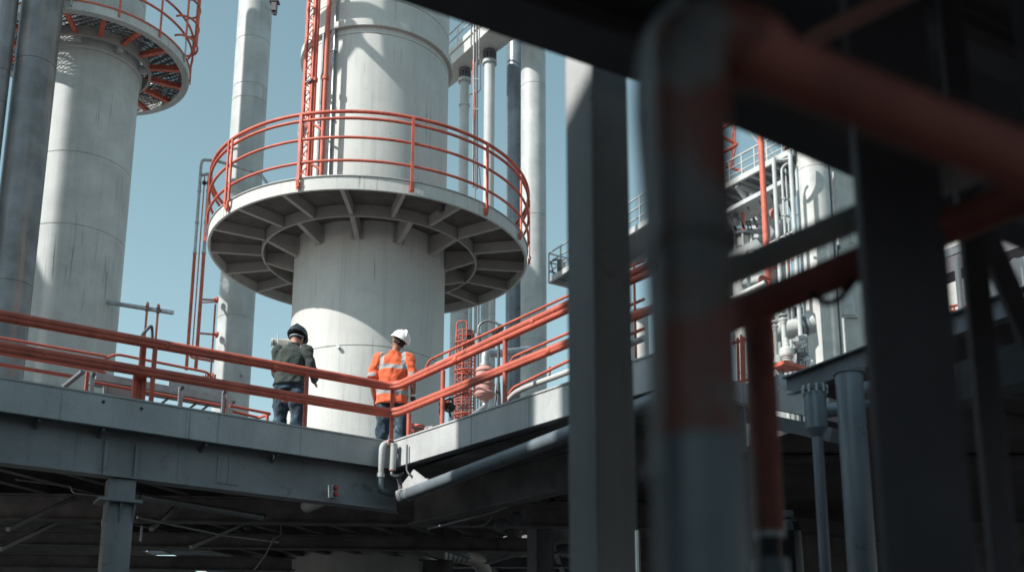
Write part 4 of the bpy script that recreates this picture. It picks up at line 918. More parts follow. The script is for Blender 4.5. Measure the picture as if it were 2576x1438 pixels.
lv = thing('duct_fitting', 'small dark bracket and cup fitting on the pale duct', 'fitting', P(2108, 640, 43.1)); c = P(2108, 622, 43.1)
MB().ball(c, .12).build('cup', DARKG, lv); MB().cone(c, c-V((0,0,.6)), .05, n=8).build('stem', DARKG, lv)
lv = thing('lever_box', 'grey lever box near the right edge of the pale duct', 'lever', P(2143, 600, 43.1)); c = P(2143, 592, 43.2)
MB().box(c, (.14, .1, .7)).build('box', GREY, lv); MB().tube([c-V((-.03,.05,.3)), c+V((.08,-.1,-.5)), c+V((.3,-.1,-.45))], .04, 8, .1).build('lever_arm', GREY, lv)

# walkway with the seated worker
FA = P(1822, 470, 45.0); ZP = FA.z; FB = Pz(1994, 379, ZP); wn = (FB-FA).normalized(); wb = V((-wn.y, wn.x, 0)); wb = wb if wb.y > 0 else -wb
FA2 = FA-wn*2.2; FB2 = FB
pw = thing('walkway', 'grey steel walkway with railing where the orange shirted worker sits', 'walkway', FA)
MB().beam(FA2, FB2, .12, .26).build('edge_beam', WHITE, pw)
MB().beam(FA2+wb*2.6, FB2+wb*2.6, .12, .26).build('edge_beam', GREY, pw)
MB().prism([FA2+wb*.07+V((0,0,.08)), FB2+wb*.07+V((0,0,.08)), FB2+wb*2.5+V((0,0,.08)), FA2+wb*2.5+V((0,0,.08))], (0,0,.03)).build('floor', DARKG, pw)
for k in range(11): s0 = FA2+(FB2-FA2)*(k/10.2)+wb*.07; MB().beam(s0, s0+wb*2.46, .08, .14).build('joist', GREY, pw)
for h in (1.12, .72, .36): MB().cone(FA2+V((0,0,h)), FB2+V((0,0,h)), .035 if h < 1 else .05, n=8).build('rail', WHITE, pw)
for px in (1780, 1822, 1835, 1867, 1900, 1932, 1971, 1992):
    d = ray(px, 440); d2 = V((d.x, d.y, 0)); cr = (FA.x*wn.y-FA.y*wn.x)/(d2.x*wn.y-d2.y*wn.x); q = V((d2.x*cr, d2.y*cr, ZP+.05))
    MB().cone(q, q+V((0,0,1.1)), .035, n=8).build('rail_post', WHITE, pw)
for (x0, y0_, x1, y1_, w_) in ((1852, 468, 1925, 566, .16), (1888, 486, 1955, 580, .16), (1975, 550, 1935, 610, .12), (1862, 470, 1925, 492, .14)):
    MB().beam(P(x0, y0_, 44.5), P(x1, y1_, 45.5), w_, w_).build('brace', GREY, pw)
rw = thing('cross_walkway', 'walkway crossing under the worker platform, seen from below', 'walkway', P(1840, 530, 46))
MB().beam(P(1815, 560, 46), P(1990, 470, 43), 1.4, .2).build('deck_beam', GREY, rw)
for k in range(6): a = P(1820+k*30, 545-k*15, 45.4-k*.5); MB().beam(a, a+V((.9, 2.2, 0)), .08, .2).build('joist', DARKG, rw)
rf = thing('red_scaffold', 'red bent scaffold pipes against the sky left of the worker', 'scaffold', P(1846, 420, 47))
for pts, r_ in (([(1800, 274), (1855, 300), (1800, 333)], .085), ([(1800, 338), (1855, 363), (1805, 392)], .085), ([(1850, 303), (1844, 415)], .04), ([(1848, 303), (1841, 360)], .03), ([(1841, 335), (1840, 400)], .03), ([(1825, 418), (1871, 433)], .07), ([(1850, 370), (1836, 425)], .05)):
    MB().tube([P(x, y, 47) for x, y in pts], r_, 10, .12).build('scaffold_pipe', RED, rf)
for pts, r_, lab in ((((1855, 293), (1937, 397)), .05, 'left one of two slanting grey stays above the walkway'), (((1874, 297), (1954, 396)), .045, 'right one of two slanting grey stays above the walkway')):
    tag(MB().cone(P(*pts[0], 46), P(*pts[1], 46), r_, n=8).build('stay', GREY), lab, 'stay')
q = P(1912, 315, 38); tag(MB().lathe((q.x, 38, 0), [(M(7.5, q), 0), (M(7.5, q), 3), (M(7.5, q), below(q, 250).z)], 20).build('red_pole', RED), 'tall bright red pole standing in front of the walkway', 'pole')
def vp(name, pts, r_px, Y, mat, lab, f=.35, cat='pipe', down=True):
    q = [P(x, y, Y) for x, y in pts]
    if down: q.append(V((q[-1].x, q[-1].y, 2.0)))
    return tag(MB().tube(q, M(r_px, q[0]), 12, f).build(name, mat), lab, cat)
vp('bent_pipe', [(1997, 350), (1997, 385), (1980, 404), (1955, 403), (1946, 396)], 4.5, 40.6, COLM, 'pale pipe swinging under the walkway beside the vessel', .5, down=False)
vp('upright_pipe', [(1946, 398)], 5.5, 40, COLM, 'left pale upright pipe in front of the walkway brackets')
vp('upright_pipe', [(1987, 378)], 5.8, 39.5, COLM, 'right pale upright pipe beside the white vessel')
vp('hairpin_pipe', [(1990, 413), (1978, 412), (1966, 424)], 3.2, 41, COLM, 'thin hairpin pipe between the two pale upright pipes')
vp('upright_pipe', [(1976, 425)], 2.0, 41, GREY, 'thinnest upright tube between the two pale upright pipes')
vp('upright_pipe', [(2003, 420)], 4.2, 40.8, CONC2, 'jointed upright pipe touching the left side of the white vessel')
for k, py in enumerate((498, 540)): tag(MB().cone(P(1966, py, 40.5), P(1992, py+6, 40.3), .05, n=8).build('cross_tube', GREY), ('upper', 'lower')[k]+' short cross tube between the upright pipes', 'tube')
# blocks and machines below the walkway
t = thing('service_tower', 'grey clad service tower behind the red pole', 'tower', (P(1925, 600, 50).x, 50, 0)); c = P(1925, 500, 50)
MB().box((c.x, 50, c.z/2-.3), (M(62, c), 2, c.z)).build('cladding', GREY, t)
for k in range(4): MB().box((c.x-M(31, c)+M(20*k, c), 48.97, c.z/2-.3), (.1, .06, c.z)).build('rib', DARKG, t)
for k in range(3): MB().box(P(1890+k*3, 560+22*k, 48), (1.6, .3, .15)).build('ledge', GREY, t)
t = thing('service_ladder', 'short dark ladder below the walkway', 'ladder', P(1875, 560, 46))
for o_ in (-4, 4): MB().beam(P(1872+o_, 520, 46), P(1888+o_, 580, 46), .05, .05).build('stile', DARK, t)
for k in range(7): MB().cone(P(1869+k*2.5, 522+k*9, 46), P(1877+k*2.5, 522+k*9, 46), .03, n=6).build('rung', DARK, t)
t = thing('support_trestle', 'dark steel trestle legs holding the walkway', 'trestle', P(1850, 600, 45))
for a_, b2 in (((1847, 520), (1849, 590)), ((1826, 545), (1858, 590)), ((1850, 535), (1880, 590)), ((1868, 530), (1869, 590))): MB().beam(P(*a_, 45), P(*b2, 45), .12, .12).build('leg', DARKG if a_[0] != 1868 else RED, t)
c = P(1869, 610, 41)
t = thing('filter_unit', 'round ribbed filter unit with a dark lid on a frame', 'filter', c); pm = M(1, c)
MB().lathe((c.x, 41, 0), [(27*pm, below(c, 596).z), (28*pm, below(c, 593).z), (27*pm, below(c, 590).z), (0, below(c, 589).z), (0, below(c, 597).z), (27*pm, below(c, 596).z)], 32).build('lid', DARKG, t)
b = MB(); zA, zB = below(c, 620).z, below(c, 598).z
for k in range(28): a = k*PI/14; b.beam((c.x+13*pm*math.cos(a), 41+13*pm*math.sin(a), zA), (c.x+15*pm*math.cos(a), 41+15*pm*math.sin(a), zB), .12, .12)
b.lathe((c.x, 41, 0), [(12*pm, zA), (14*pm, zB)], 24); b.build('ribbed_body', WHITE, t)
for k in range(6): a = k*PI/3+.3; MB().cone((c.x+24*pm*math.cos(a), 41+24*pm*math.sin(a), below(c, 640).z), (c.x+24*pm*math.cos(a), 41+24*pm*math.sin(a), zB), .05, n=8).build('frame_leg', WHITE, t)
t = thing('sloped_housing', 'pale box housing with a sloping top under the ribbed filter unit', 'housing', P(1870, 640, 40)); 
b = MB(); b.prism([P(1835, 632, 40), P(1903, 600, 40), P(1918, 618, 40), P(1930, 700, 40), P(1835, 700, 40)], (0, 2.2, 0)); b.build('housing_body', COLM, t)
t = thing('round_fan', 'round drum fan end beside the red U pipe', 'fan', P(1905, 705, 38)); c = P(1900, 706, 38)
MB().lathe(c, [(0, -.5), (M(13, c), -.5), (M(14, c), .15), (M(14, c), .3), (M(11, c), .3), (M(11, c), .2), (0, .2)], 28, axis=(.9, -.45, 0)).build('drum', COLM, t)
pipe('u_pipe', [P(1912, 760, 37.5), P(1912, 694, 37.5), P(1940, 702, 37.5)], .065, RED, 'red U shaped pipe in front of the round fan', 'pipe', .12)
pipe('red_pipe', [P(1800, 724, 38), P(1876, 691, 38), P(1882, 697, 38)], .045, RED, 'thin red pipe rising above the pale tank', 'pipe', .1)
v2(1860, 730, 34, 40, COLM, 'pale_tank', 'short pale tank between the two blurred handrails', 'tank', top=P(1860, 698, 40).z)
pipe('white_pipe', [P(1800, 772, 36), P(1925, 712, 35)], .115, WHITE, 'thick white pipe rising between the two blurred handrails', 'pipe', 0)
vp('upright_pipe', [(1883, 694)], 5.0, 37, WHITE, 'white upright pipe with collars beside the pale tank', .1)
# lower window
pipe('flanged_duct', [P(1850, 862, 40), P(2045, 814, 40)], M(24, P(1950, 840, 40)), WHITE, 'big white horizontal duct entering the vessel', 'duct', 0, n=32)
for k in range(4):
    a = P(2008+k*6, 823.5-k*1.5, 40); tag(MB().lathe(a, [(.3, -.04), (M(28, a), -.04), (M(28, a), .04), (.3, .04)], 32, axis=(1, .0, .27)).build('duct_flange', GALV if k % 2 else DARKG), ('first', 'second', 'third', 'fourth')[k]+' bolted flange ring from the left on the big white duct', 'flange')
for px, py, wd, lab in ((1948, 812, 11, 'slimmer white standpipe in front of the big duct'), (1970, 795, 13, 'thicker white standpipe above the canister')):
    c = P(px, py, 33); t = thing('white_standpipe', lab, 'pipe', (c.x, 33, 0)); r = M(wd, c)/2
    MB().lathe((c.x, 33, 0), [(r, 0), (r, c.z)], 20).build('pipe_body', WHITE, t); MB().ringbox((c.x, 33, 0), .01, r*1.8, c.z, c.z+.06, 20).build('cap', WHITE, t); MB().lathe((c.x, 33, 0), [(r*1.7, c.z-.15), (r*1.7, c.z-.1), (r*1.05, c.z-.3)], 20).build('collar', WHITE, t)
c = P(1978.5, 885, 32); pm = M(1, c); t = thing('white_canister', 'white canister over ribbed bellows on the red ledge', 'canister', c); z = lambda py: below(c, py).z
MB().lathe((c.x, 32, 0), [(0, z(917)), (14*pm, z(917)), (14*pm, z(913)), (11*pm, z(911)), (14*pm, z(908)), (11*pm, z(905)), (15*pm, z(902)), (12*pm, z(899)), (17*pm, z(897)), (18.5*pm, z(892)), (18.5*pm, z(880)), (16*pm, z(876)), (9*pm, z(873)), (9*pm, z(866)), (7*pm, z(864)), (6*pm, z(850)), (0, z(850))], 32).build('canister_body', WHITE, t)
t = thing('funnel_base', 'grey funnel foot of the slimmer white standpipe', 'funnel', P(1955, 905, 33)); c = P(1954, 900, 33)
MB().lathe((c.x, 32.9, 0), [(M(14, c), below(c, 917).z), (M(7, c), below(c, 896).z)], 24).build('funnel', GREY, t)
t = thing('red_ledge', 'flat red ledge under the white canister', 'ledge', P(1985, 925, 31)); zl = P(1973, 918, 31).z
MB().prism([Pz(1945, 925, zl), Pz(1973, 914, zl), Pz(2030, 930, zl), Pz(1962, 937, zl)], (0, 0, .12)).build('ledge_top', RED, t)
c = P(1945, 930, 31.5); MB().box((c.x+.1, 31.8, c.z/2), (.5, .5, c.z)).build('ledge_post', GREY, t)
v2(1872, 900, 40, 38, WHITE, 'pale_tank', 'pale upright tank behind thin red pipes, left of the red downleg', 'tank', top=P(1872, 826, 38).z)
for px, y0, y1 in ((1858, 850, 965), (1867, 842, 965), (1873, 846, 960)): tag(MB().cone(P(px, y1, 36), P(px-3, y0, 36), .05, n=8).build('thin_pipe', RED), {1858: 'left', 1867: 'middle', 1873: 'right'}[px]+' one of three thin red pipes by the pale upright tank', 'pipe')
for k, py in enumerate((856, 958)): tag(MB().cone(P(1840, py+7, 36), P(1886, py-5, 36), .055, n=8).build('thin_pipe', RED), ('upper', 'lower')[k]+' red crossbar over the pale upright tank', 'pipe')
t = thing('equipment_deck', 'steel deck edge under the pale upright tank', 'deck', P(1870, 1010, 34)); MB().beam(P(1780, 985, 34), P(1960, 1040, 33), 3, .25).build('edge_beam', DARKG, t)
t = thing('dark_hall', 'dark machinery hall behind the standpipes', 'building', (P(1990, 860, 52).x, 52, 0)); c = P(1985, 780, 52)
MB().box((c.x, 53, c.z/2), (M(160, c), 3, c.z)).build('wall', DARKG, t)
for k in range(6): MB().box((c.x-1.5+k*.6, 51.4, c.z/2), (.12, .08, c.z)).build('rib', GREY, t)
# machine clutter
random.seed(11); cl1 = thing('pipework', 'tangle of small dark pipes behind the white canister', 'pipework', P(2000, 880, 39))
for k in range(9):
    px, py = 2000+random.uniform(-12, 22), 852+k*7+random.uniform(-3, 3); a = P(px, py, 39); b2 = P(px+random.uniform(8, 24), py-random.uniform(1, 8), 39.4)
    MB().cone(a, b2, random.choice((.05, .08, .12)), n=8).build('pipe', random.choice((GALV, DARK, GREY)), cl1)

# ------------------------------------------------------------------ walkway seen through the gaps beside the foreground post
FZ = P(1500, 630, 34).z; a0, a1 = Pz(1381, 705, FZ), Pz(1660, 540, FZ); wn2 = (a1-a0).normalized(); wb2 = V((-wn2.y, wn2.x, 0)); wb2 = wb2 if wb2.y > 0 else -wb2
gw = thing('gantry_walkway', 'grey gantry walkway end with railing seen left of the foreground post', 'walkway', a0)
MB().beam(a0, a1, .1, .2).build('edge_beam', GREY, gw); MB().beam(a0+wb2*1.6, a1+wb2*1.6, .1, .2).build('edge_beam', GREY, gw); MB().beam(a0, a0+wb2*1.6, .1, .2).build('end_beam', GREY, gw)
MB().prism([a0+V((0,0,.1)), a1+V((0,0,.1)), a1+wb2*1.6+V((0,0,.1)), a0+wb2*1.6+V((0,0,.1))], (0,0,.03)).build('floor', DARKG, gw)
for h in (1.05, .7, .35):
    MB().cone(a0+V((0,0,h)), a1+V((0,0,h)), .03, n=8).build('rail', GREY, gw); MB().cone(a0+V((0,0,h)), a0+wb2*1.6+V((0,0,h)), .03, n=8).build('rail', GREY, gw); MB().cone(a0+wb2*1.6+V((0,0,h)), a1+wb2*1.6+V((0,0,h)), .03, n=8).build('rail', GREY, gw)
L_ = (a1-a0).length
for k in range(9): q = a0+wn2*(L_*k/8.3); MB().cone(q, q+V((0,0,1.05)), .03, n=8).build('rail_post', GREY, gw); MB().cone(q+wb2*1.6, q+wb2*1.6+V((0,0,1.05)), .03, n=8).build('rail_post', GREY, gw)
for k in (4, 7): q = a0+wn2*(L_*k/8.3)+wb2*.8; MB().cone(V((q.x, q.y, 0)), q, .12, n=12).build('leg', GREY, gw)
wnc = thing('winch', 'small dark winch on the end of the gantry walkway', 'winch', a0+wn2*.8+V((0,0,.1))); MB().box(a0+wn2*.8+V((0,0,.3)), (.3, .3, .35)).build('housing', DARKG, wnc); MB().tube([a0+wn2*.3+V((0,0,.15)), a0+wn2*.1+V((0,0,.7)), a0+wn2*.6+V((0,0,.6))], .03, 6, .1).build('hose', BLACK, wnc)
v2(1610, 820, 44, 36, WHITE, 'pale_tank', 'white tank glimpsed between the post and the near red pipe', 'tank', top=P(1610, 782, 36).z)

# ------------------------------------------------------------------ far right openings
for k, (px, py, wd, Y, tp, lab) in enumerate(((2387, 512, 27, 46, 470, 'narrow white column in the upper opening at the far right'), (2405, 750, 62, 44, 600, 'left white silo in the lower opening at the far right'), (2484, 730, 44, 45, 560, 'middle white silo in the lower opening at the far right'), (2550, 700, 56, 46, 560, 'right white silo in the lower opening at the far right'))):
    v2(px, py, wd, Y, WHITE, 'white_silo', lab, 'silo', top=P(px, tp, Y).z)
t = thing('bell_vessel', 'small bell shaped vessel in the topmost opening at the far right', 'vessel', P(2460, 500, 44)); c = P(2462, 500, 44); pm = M(1, c)
MB().lathe((c.x, 44, c.z), [(16*pm, 0), (17*pm, .15), (14*pm, .3), (12*pm, .4), (11*pm, .55), (8*pm, .7), (0, .75)], 24).build('bell', COLM, t); MB().lathe((c.x, 44, c.z), [(16.5*pm, .12), (17.3*pm, .2)], 24).build('red_band', RED, t)
pb = surf('sunlit_panel', (.6, .6, .57), .7, var=.15, streak=.3, stain=.3)
for nm, A, B, Y, h, m_, th in (('panel_wall', (2360, 640), (2600, 540), 41, 1.3, pb, .2), ('girder', (2360, 652), (2600, 556), 20, .16, DARKG, .3), ('girder', (2360, 690), (2600, 602), 20, .30, DARK, .6), ('girder', (2360, 822), (2600, 742), 18, .16, DARKG, .3)):
    lab = {('panel_wall', 640): 'sunlit pale wall strip above the dark girders at the far right', ('girder', 652): 'uppermost girder at the far right edge', ('girder', 690): 'deepest dark girder at the far right edge', ('girder', 822): 'lowest girder with bolts at the far right edge'}[(nm, A[1])]
    tag(MB().beam(P(*A, Y), P(*B, Y*.97), th, h).build(nm, m_), lab, 'wall' if nm == 'panel_wall' else 'girder')
mf = thing('mesh_fence', 'wire mesh fence strip between two girders at the far right', 'fence', P(2480, 640, 21))
b = MB()
for k in range(60):
    px = 2370+k*3.6; py = 678-(px-2370)*.385; b.cone(P(px, py-9, 21), P(px, py+4, 21), .006, n=4)
for o_ in (-9, -5, -1, 3): b.cone(P(2366, 678+o_, 21), P(2590, 592+o_, 21), .006, n=4)
b.build('mesh', DARK, mf)
for px, wd, Y, lab in ((2415, 8, 19, 'left dark post between girders at the far right'), (2505, 18, 19, 'blue grey post between girders at the far right'), (2562, 16, 19, 'rightmost blue grey post between girders at the far right')):
    c = P(px, 740, Y); tag(MB().box((c.x, Y, c.z), (M(wd, c), .15, 1.4)).build('post', DARKG), lab, 'post')
sr2 = thing('small_railing', 'small red railing standing before the left white silo', 'railing', P(2410, 790, 30))
for a_, b2 in (((2388, 772), (2416, 765)), ((2416, 765), (2442, 775)), ((2388, 782), (2442, 782))): MB().cone(P(*a_, 30), P(*b2, 30), .04, n=8).build('rail', RED, sr2)
for px in (2390, 2400, 2417, 2438): MB().cone(P(px, 800, 30), P(px, 768, 30), .03, n=8).build('rail_post', RED, sr2)

# crowded small steelwork behind the window between the pipes
random.seed(5); cl2 = thing('pipework', 'crowded thin pipes under the worker walkway', 'pipework', P(1900, 590, 47))
for k in range(22):
    px = random.uniform(1818, 1992); py = random.uniform(520, 660); Y = random.uniform(46.5, 49); ln = random.uniform(10, 46); v_ = random.random() < .55
    A = P(px, py, Y); B = below(A, py-ln) if v_ else P(px+ln, py-ln*.5, Y)
    MB().cone(A, B, random.choice((.03, .05, .08)), n=8).build('pipe', random.choice((GALV, DARKG, GREY, COLM, RED if k % 5 == 0 else GREY)), cl2)
lw = thing('lower_landing', 'small grated landing with red railing low behind the red pole', 'landing', P(1980, 600, 44))
la, lb_ = P(1935, 628, 44), P(2012, 590, 43)
MB().beam(la, lb_, 1.0, .08).build('grating', GALV, lw)
for h in (.5, 1.0): MB().cone(la+V((0,-.5,h-1.6)), lb_+V((0,-.5,h-1.6)), .05, n=8).build('rail', RED, lw)
for k in range(5): q = la+(lb_-la)*(k/4)+V((0,-.5,-1.6)); MB().cone(q, q+V((0,0,1.0)), .035, n=8).build('rail_post', RED, lw)
for k in range(3):
    a_ = P(1838, 640+k*9, 43); b_2 = P(1884, 618+k*9, 43); tag(MB().cone(a_, b_2, .04, n=8).build('side_rail', WHITE), ('top', 'middle', 'bottom')[k]+' pale rail left of the ribbed filter unit', 'rail')
tr2 = thing('pipe_rack', 'narrow dark pipe rack standing behind the left pale upright pipe', 'rack', P(1958, 600, 47))
for px in (1952, 1962, 1972): q = P(px, 470, 47); MB().box((q.x, 47, q.z/2), (.12, .12, q.z)).build('upright', GREY, tr2)
for k in range(7): MB().beam(P(1950, 480+k*24, 47), P(1974, 474+k*24, 47), .1, .1).build('crossbar', DARKG, tr2)
for k, (px, py, r_) in enumerate(((1895, 668, .28), (1925, 655, .2), (1858, 676, .22))):
    c = P(px, py, 39); t = thing('valve', ('largest', 'smallest', 'leftmost')[k]+' round valve body between the blurred handrails', 'valve', c)
    MB().ball(c, r_).build('body', (GALV, DARKG, COLM)[k], t); MB().lathe(c+V((0,0,r_+.25)), [(r_*.8, 0), (r_*.95, .02), (r_*.8, .04), (r_*.8, 0)], 16).build('handwheel', (RED, DARK, RED)[k], t); MB().cone(c, c+V((0,0,r_+.27)), .04, n=8).build('stem', GALV, t)
# clutter behind the far right openings
cl3 = thing('pipework', 'thin pipes crowded in the far right openings', 'pipework', P(2470, 520, 43))
for k in range(14):
    px = random.uniform(2370, 2576); py = random.uniform(470, 560)+ (2576-px)*.15; Y = 43
    A = P(px, py, Y); B = below(A, py-random.uniform(15, 40)) if k % 2 else P(px+random.uniform(15, 40), py-10, Y)
    MB().cone(A, B, random.choice((.04, .07, .11)), n=8).build('pipe', random.choice((GALV, DARKG, GREY)), cl3)
# ------------------------------------------------------------------ people
def fabric(name, base, fold=0.6, var=0.12, rough=0.85, bands=False, seed=0.0, highlight=None):
    m = surf(name, base, rough, var=var, scale=9, streak=0, bump=0.25, bscale=220, seed=seed, spec=0.2, stain=0.8 if highlight else 0, stain_col=highlight or (0, 0, 0), sscale=9.0, smin=0.55)
    t = m.node_tree; L = t.links.new; N = t.nodes.new; b = t.nodes['Principled BSDF']
    b.inputs['Sheen Weight'].default_value = 0.15
    if bands:
        tc = N('ShaderNodeTexCoord'); sx = N('ShaderNodeSeparateXYZ'); L(tc.outputs['Object'], sx.inputs[0])
        def math_(op, a, bb, c=None):
            n = N('ShaderNodeMath'); n.operation = op
            for i, v in enumerate((a, bb, c)):
                if v is None: continue
                if isinstance(v, (int, float)): n.inputs[i].default_value = v
                else: L(v, n.inputs[i])
            return n.outputs[0]
        ax = math_('ABSOLUTE', sx.outputs[0], 0)
        z = math_('ADD', sx.outputs[2], math_('MULTIPLY', math_('SINE', math_('MULTIPLY', sx.outputs[0], 17.0), 0), 0.006))
        def within(v, lo, hi): return math_('MULTIPLY', math_('GREATER_THAN', v, lo), math_('LESS_THAN', v, hi))
        body = math_('LESS_THAN', ax, 0.2)
        m1 = math_('MULTIPLY', math_('MAXIMUM', within(z, 1.225, 1.285), within(z, 0.875, 0.94)), body)
        m2 = math_('MULTIPLY', within(ax, 0.115, 0.165), math_('GREATER_THAN', z, 1.23))
        m3 = math_('MULTIPLY', math_('GREATER_THAN', ax, 0.215), within(z, 1.13, 1.185))
        mask = math_('MAXIMUM', math_('MAXIMUM', m1, m2), m3)
        mx = N('ShaderNodeMix'); mx.data_type = 'RGBA'; L(mask, mx.inputs[0])
        src = b.inputs['Base Color'].links[0].from_socket; L(src, mx.inputs[6]); mx.inputs[7].default_value = (0.36, 0.38, 0.38, 1); L(mx.outputs[2], b.inputs['Base Color'])
    return m
HIVIS = fabric('hi_vis_orange', (0.80, 0.145, 0.06), bands=True)
HIVIS2 = fabric('pale_orange_fabric', (0.80, 0.30, 0.20))
JACKET = fabric('charcoal_fabric', (0.042, 0.054, 0.049), var=0.2)
DENIM = fabric('denim', (0.032, 0.055, 0.078), var=0.5, highlight=(0.11, 0.17, 0.21))  # paler streaks put highlights of the creases into the cloth colour
NAVY = fabric('navy_fabric', (0.02, 0.024, 0.034))
SKIN1 = surf('skin_light', (0.50, 0.27, 0.19), 0.55, var=0.08, scale=20, streak=0, bump=0.05)
SKIN2 = surf('skin_brown', (0.27, 0.13, 0.085), 0.55, var=0.08, scale=20, streak=0, bump=0.05)
HAIR = surf('dark_hair', (0.018, 0.014, 0.012), 0.7, var=0.3, scale=60, streak=0, bump=0.6, bscale=300)
HELM_W = surf('white_helmet', (0.80, 0.80, 0.77), 0.28, var=0.04, streak=0, bump=0.0)
HELM_D = surf('dark_helmet', (0.035, 0.045, 0.048), 0.25, var=0.15, streak=0, bump=0.0)
HELM_R = surf('red_helmet', (0.5, 0.06, 0.04), 0.3, var=0.1, streak=0, bump=0.0)
EYE = surf('eye_white', (0.7, 0.7, 0.68), 0.3, var=0.02, streak=0, bump=0)
GLOVE = surf('glove_leather', (0.05, 0.05, 0.052), 0.7, var=0.2, streak=0, bump=0.2)
BAND = surf('white_band', (0.75, 0.75, 0.73), 0.6, var=0.05, streak=0, bump=0)
STRAP = surf('blue_grey_strap', (0.28, 0.34, 0.37), 0.6, var=0.05, streak=0, bump=0)
fold_t = bpy.data.textures.new('folds', 'CLOUDS'); fold_t.noise_scale = 0.13; fold_t.noise_depth = 3
crease_t = bpy.data.textures.new('creases', 'STUCCI'); crease_t.noise_scale = 0.09; crease_t.turbulence = 12
def etube(b, secs, right, n=20):
    """sections (centre, rx, ry): elliptical tube, rx along right"""
    cs = [V(s_[0]) for s_ in secs]; vs = []
    for i, (c, rx, ry) in enumerate(secs):
        t = (cs[min(i+1, len(cs)-1)]-cs[max(i-1, 0)]).normalized(); r_ = (V(right)-t*V(right).dot(t)).normalized(); f = t.cross(r_)
        vs += [V(c)+r_*(rx*math.cos(2*PI*k/n))+f*(ry*math.sin(2*PI*k/n)) for k in range(n)]
    m = len(secs); fs = [(i*n+k, i*n+(k+1) % n, (i+1)*n+(k+1) % n, (i+1)*n+k) for i in range(m-1) for k in range(n)]
    b.add(vs, fs, True); b.add(vs[:n], [tuple(range(n))[::-1]]); b.add(vs[-n:], [tuple(range(n))]); return b
def smooth_pts(pts, rad, m=5):
    P_ = [V(p) for p in pts]; out, ro = [], []
    for i in range(len(P_)-1):
        p0, p1, p2, p3 = P_[max(i-1, 0)], P_[i], P_[i+1], P_[min(i+2, len(P_)-1)]
        for k in range(m):
            t = k/m; out.append(0.5*((2*p1)+(p2-p0)*t+(2*p0-5*p1+4*p2-p3)*t*t+(3*p1-p0-3*p2+p3)*t**3)); ro.append(rad[i]*(1-t)+rad[i+1]*t)
    return out+[P_[-1]], ro+[rad[-1]]
def limb(b, pts, rad, n=14):
    p, r_ = smooth_pts(pts, rad); b.tube(p, r_, n); b.ball(pts[0], rad[0]*0.99, 12, 8); b.ball(pts[-1], rad[-1]*0.99, 12, 8); return b
def finish(b, name, mat, root, T, voxel=0.011, fold=0.0, crease=0.0, smooth=2):
    b.v = [T @ v for v in b.v]; o = b.build(name, mat, root)
    if voxel:
        m_ = o.modifiers.new('remesh', 'REMESH'); m_.mode = 'VOXEL'; m_.voxel_size = voxel; m_.use_smooth_shade = True
    if fold: d = o.modifiers.new('folds', 'DISPLACE'); d.texture = fold_t; d.strength = fold; d.mid_level = 0.5; d.texture_coords = 'LOCAL'
    if crease: d = o.modifiers.new('creases', 'DISPLACE'); d.texture = crease_t; d.strength = crease; d.mid_level = 0.5; d.texture_coords = 'LOCAL'
    if voxel and smooth: s_ = o.modifiers.new('smooth', 'SMOOTH'); s_.factor = 0.5; s_.iterations = smooth
    return o
def hand_shape(b, w_, d, side, curl=0.5, palm_n=None):
    d = V(d).normalized(); s_ = V(side).normalized(); s_ = (s_-d*s_.dot(d)).normalized(); n_ = d.cross(s_)
    c = V(w_)
    etube(b, [(c, 0.026, 0.02), (c+d*0.03, 0.034, 0.018), (c+d*0.07, 0.042, 0.017), (c+d*0.095, 0.040, 0.014)], s_, 14)
    for k, (o_, ln) in enumerate(((-0.030, 0.062), (-0.010, 0.076), (0.010, 0.080), (0.029, 0.070))):
        a = c+d*0.09+s_*o_; b1 = a+d*ln*0.4+n_*0.012*curl; b2 = b1+d*ln*0.28*(1-curl*0.4)+n_*ln*0.35*curl; b3 = b2+d*ln*0.16*(1-curl)+n_*ln*0.3*curl
        b.tube([a-d*0.01, a, b1, b2, b3], [0.009, 0.0092, 0.0085, 0.0078, 0.006], 8)
    a = c+d*0.028+s_*0.03; b.tube([a-s_*0.01, a+s_*0.012+d*0.02+n_*0.006, a+s_*0.022+d*0.045+n_*0.016, a+s_*0.02+d*0.065+n_*0.024], [0.012, 0.0115, 0.010, 0.007], 8)
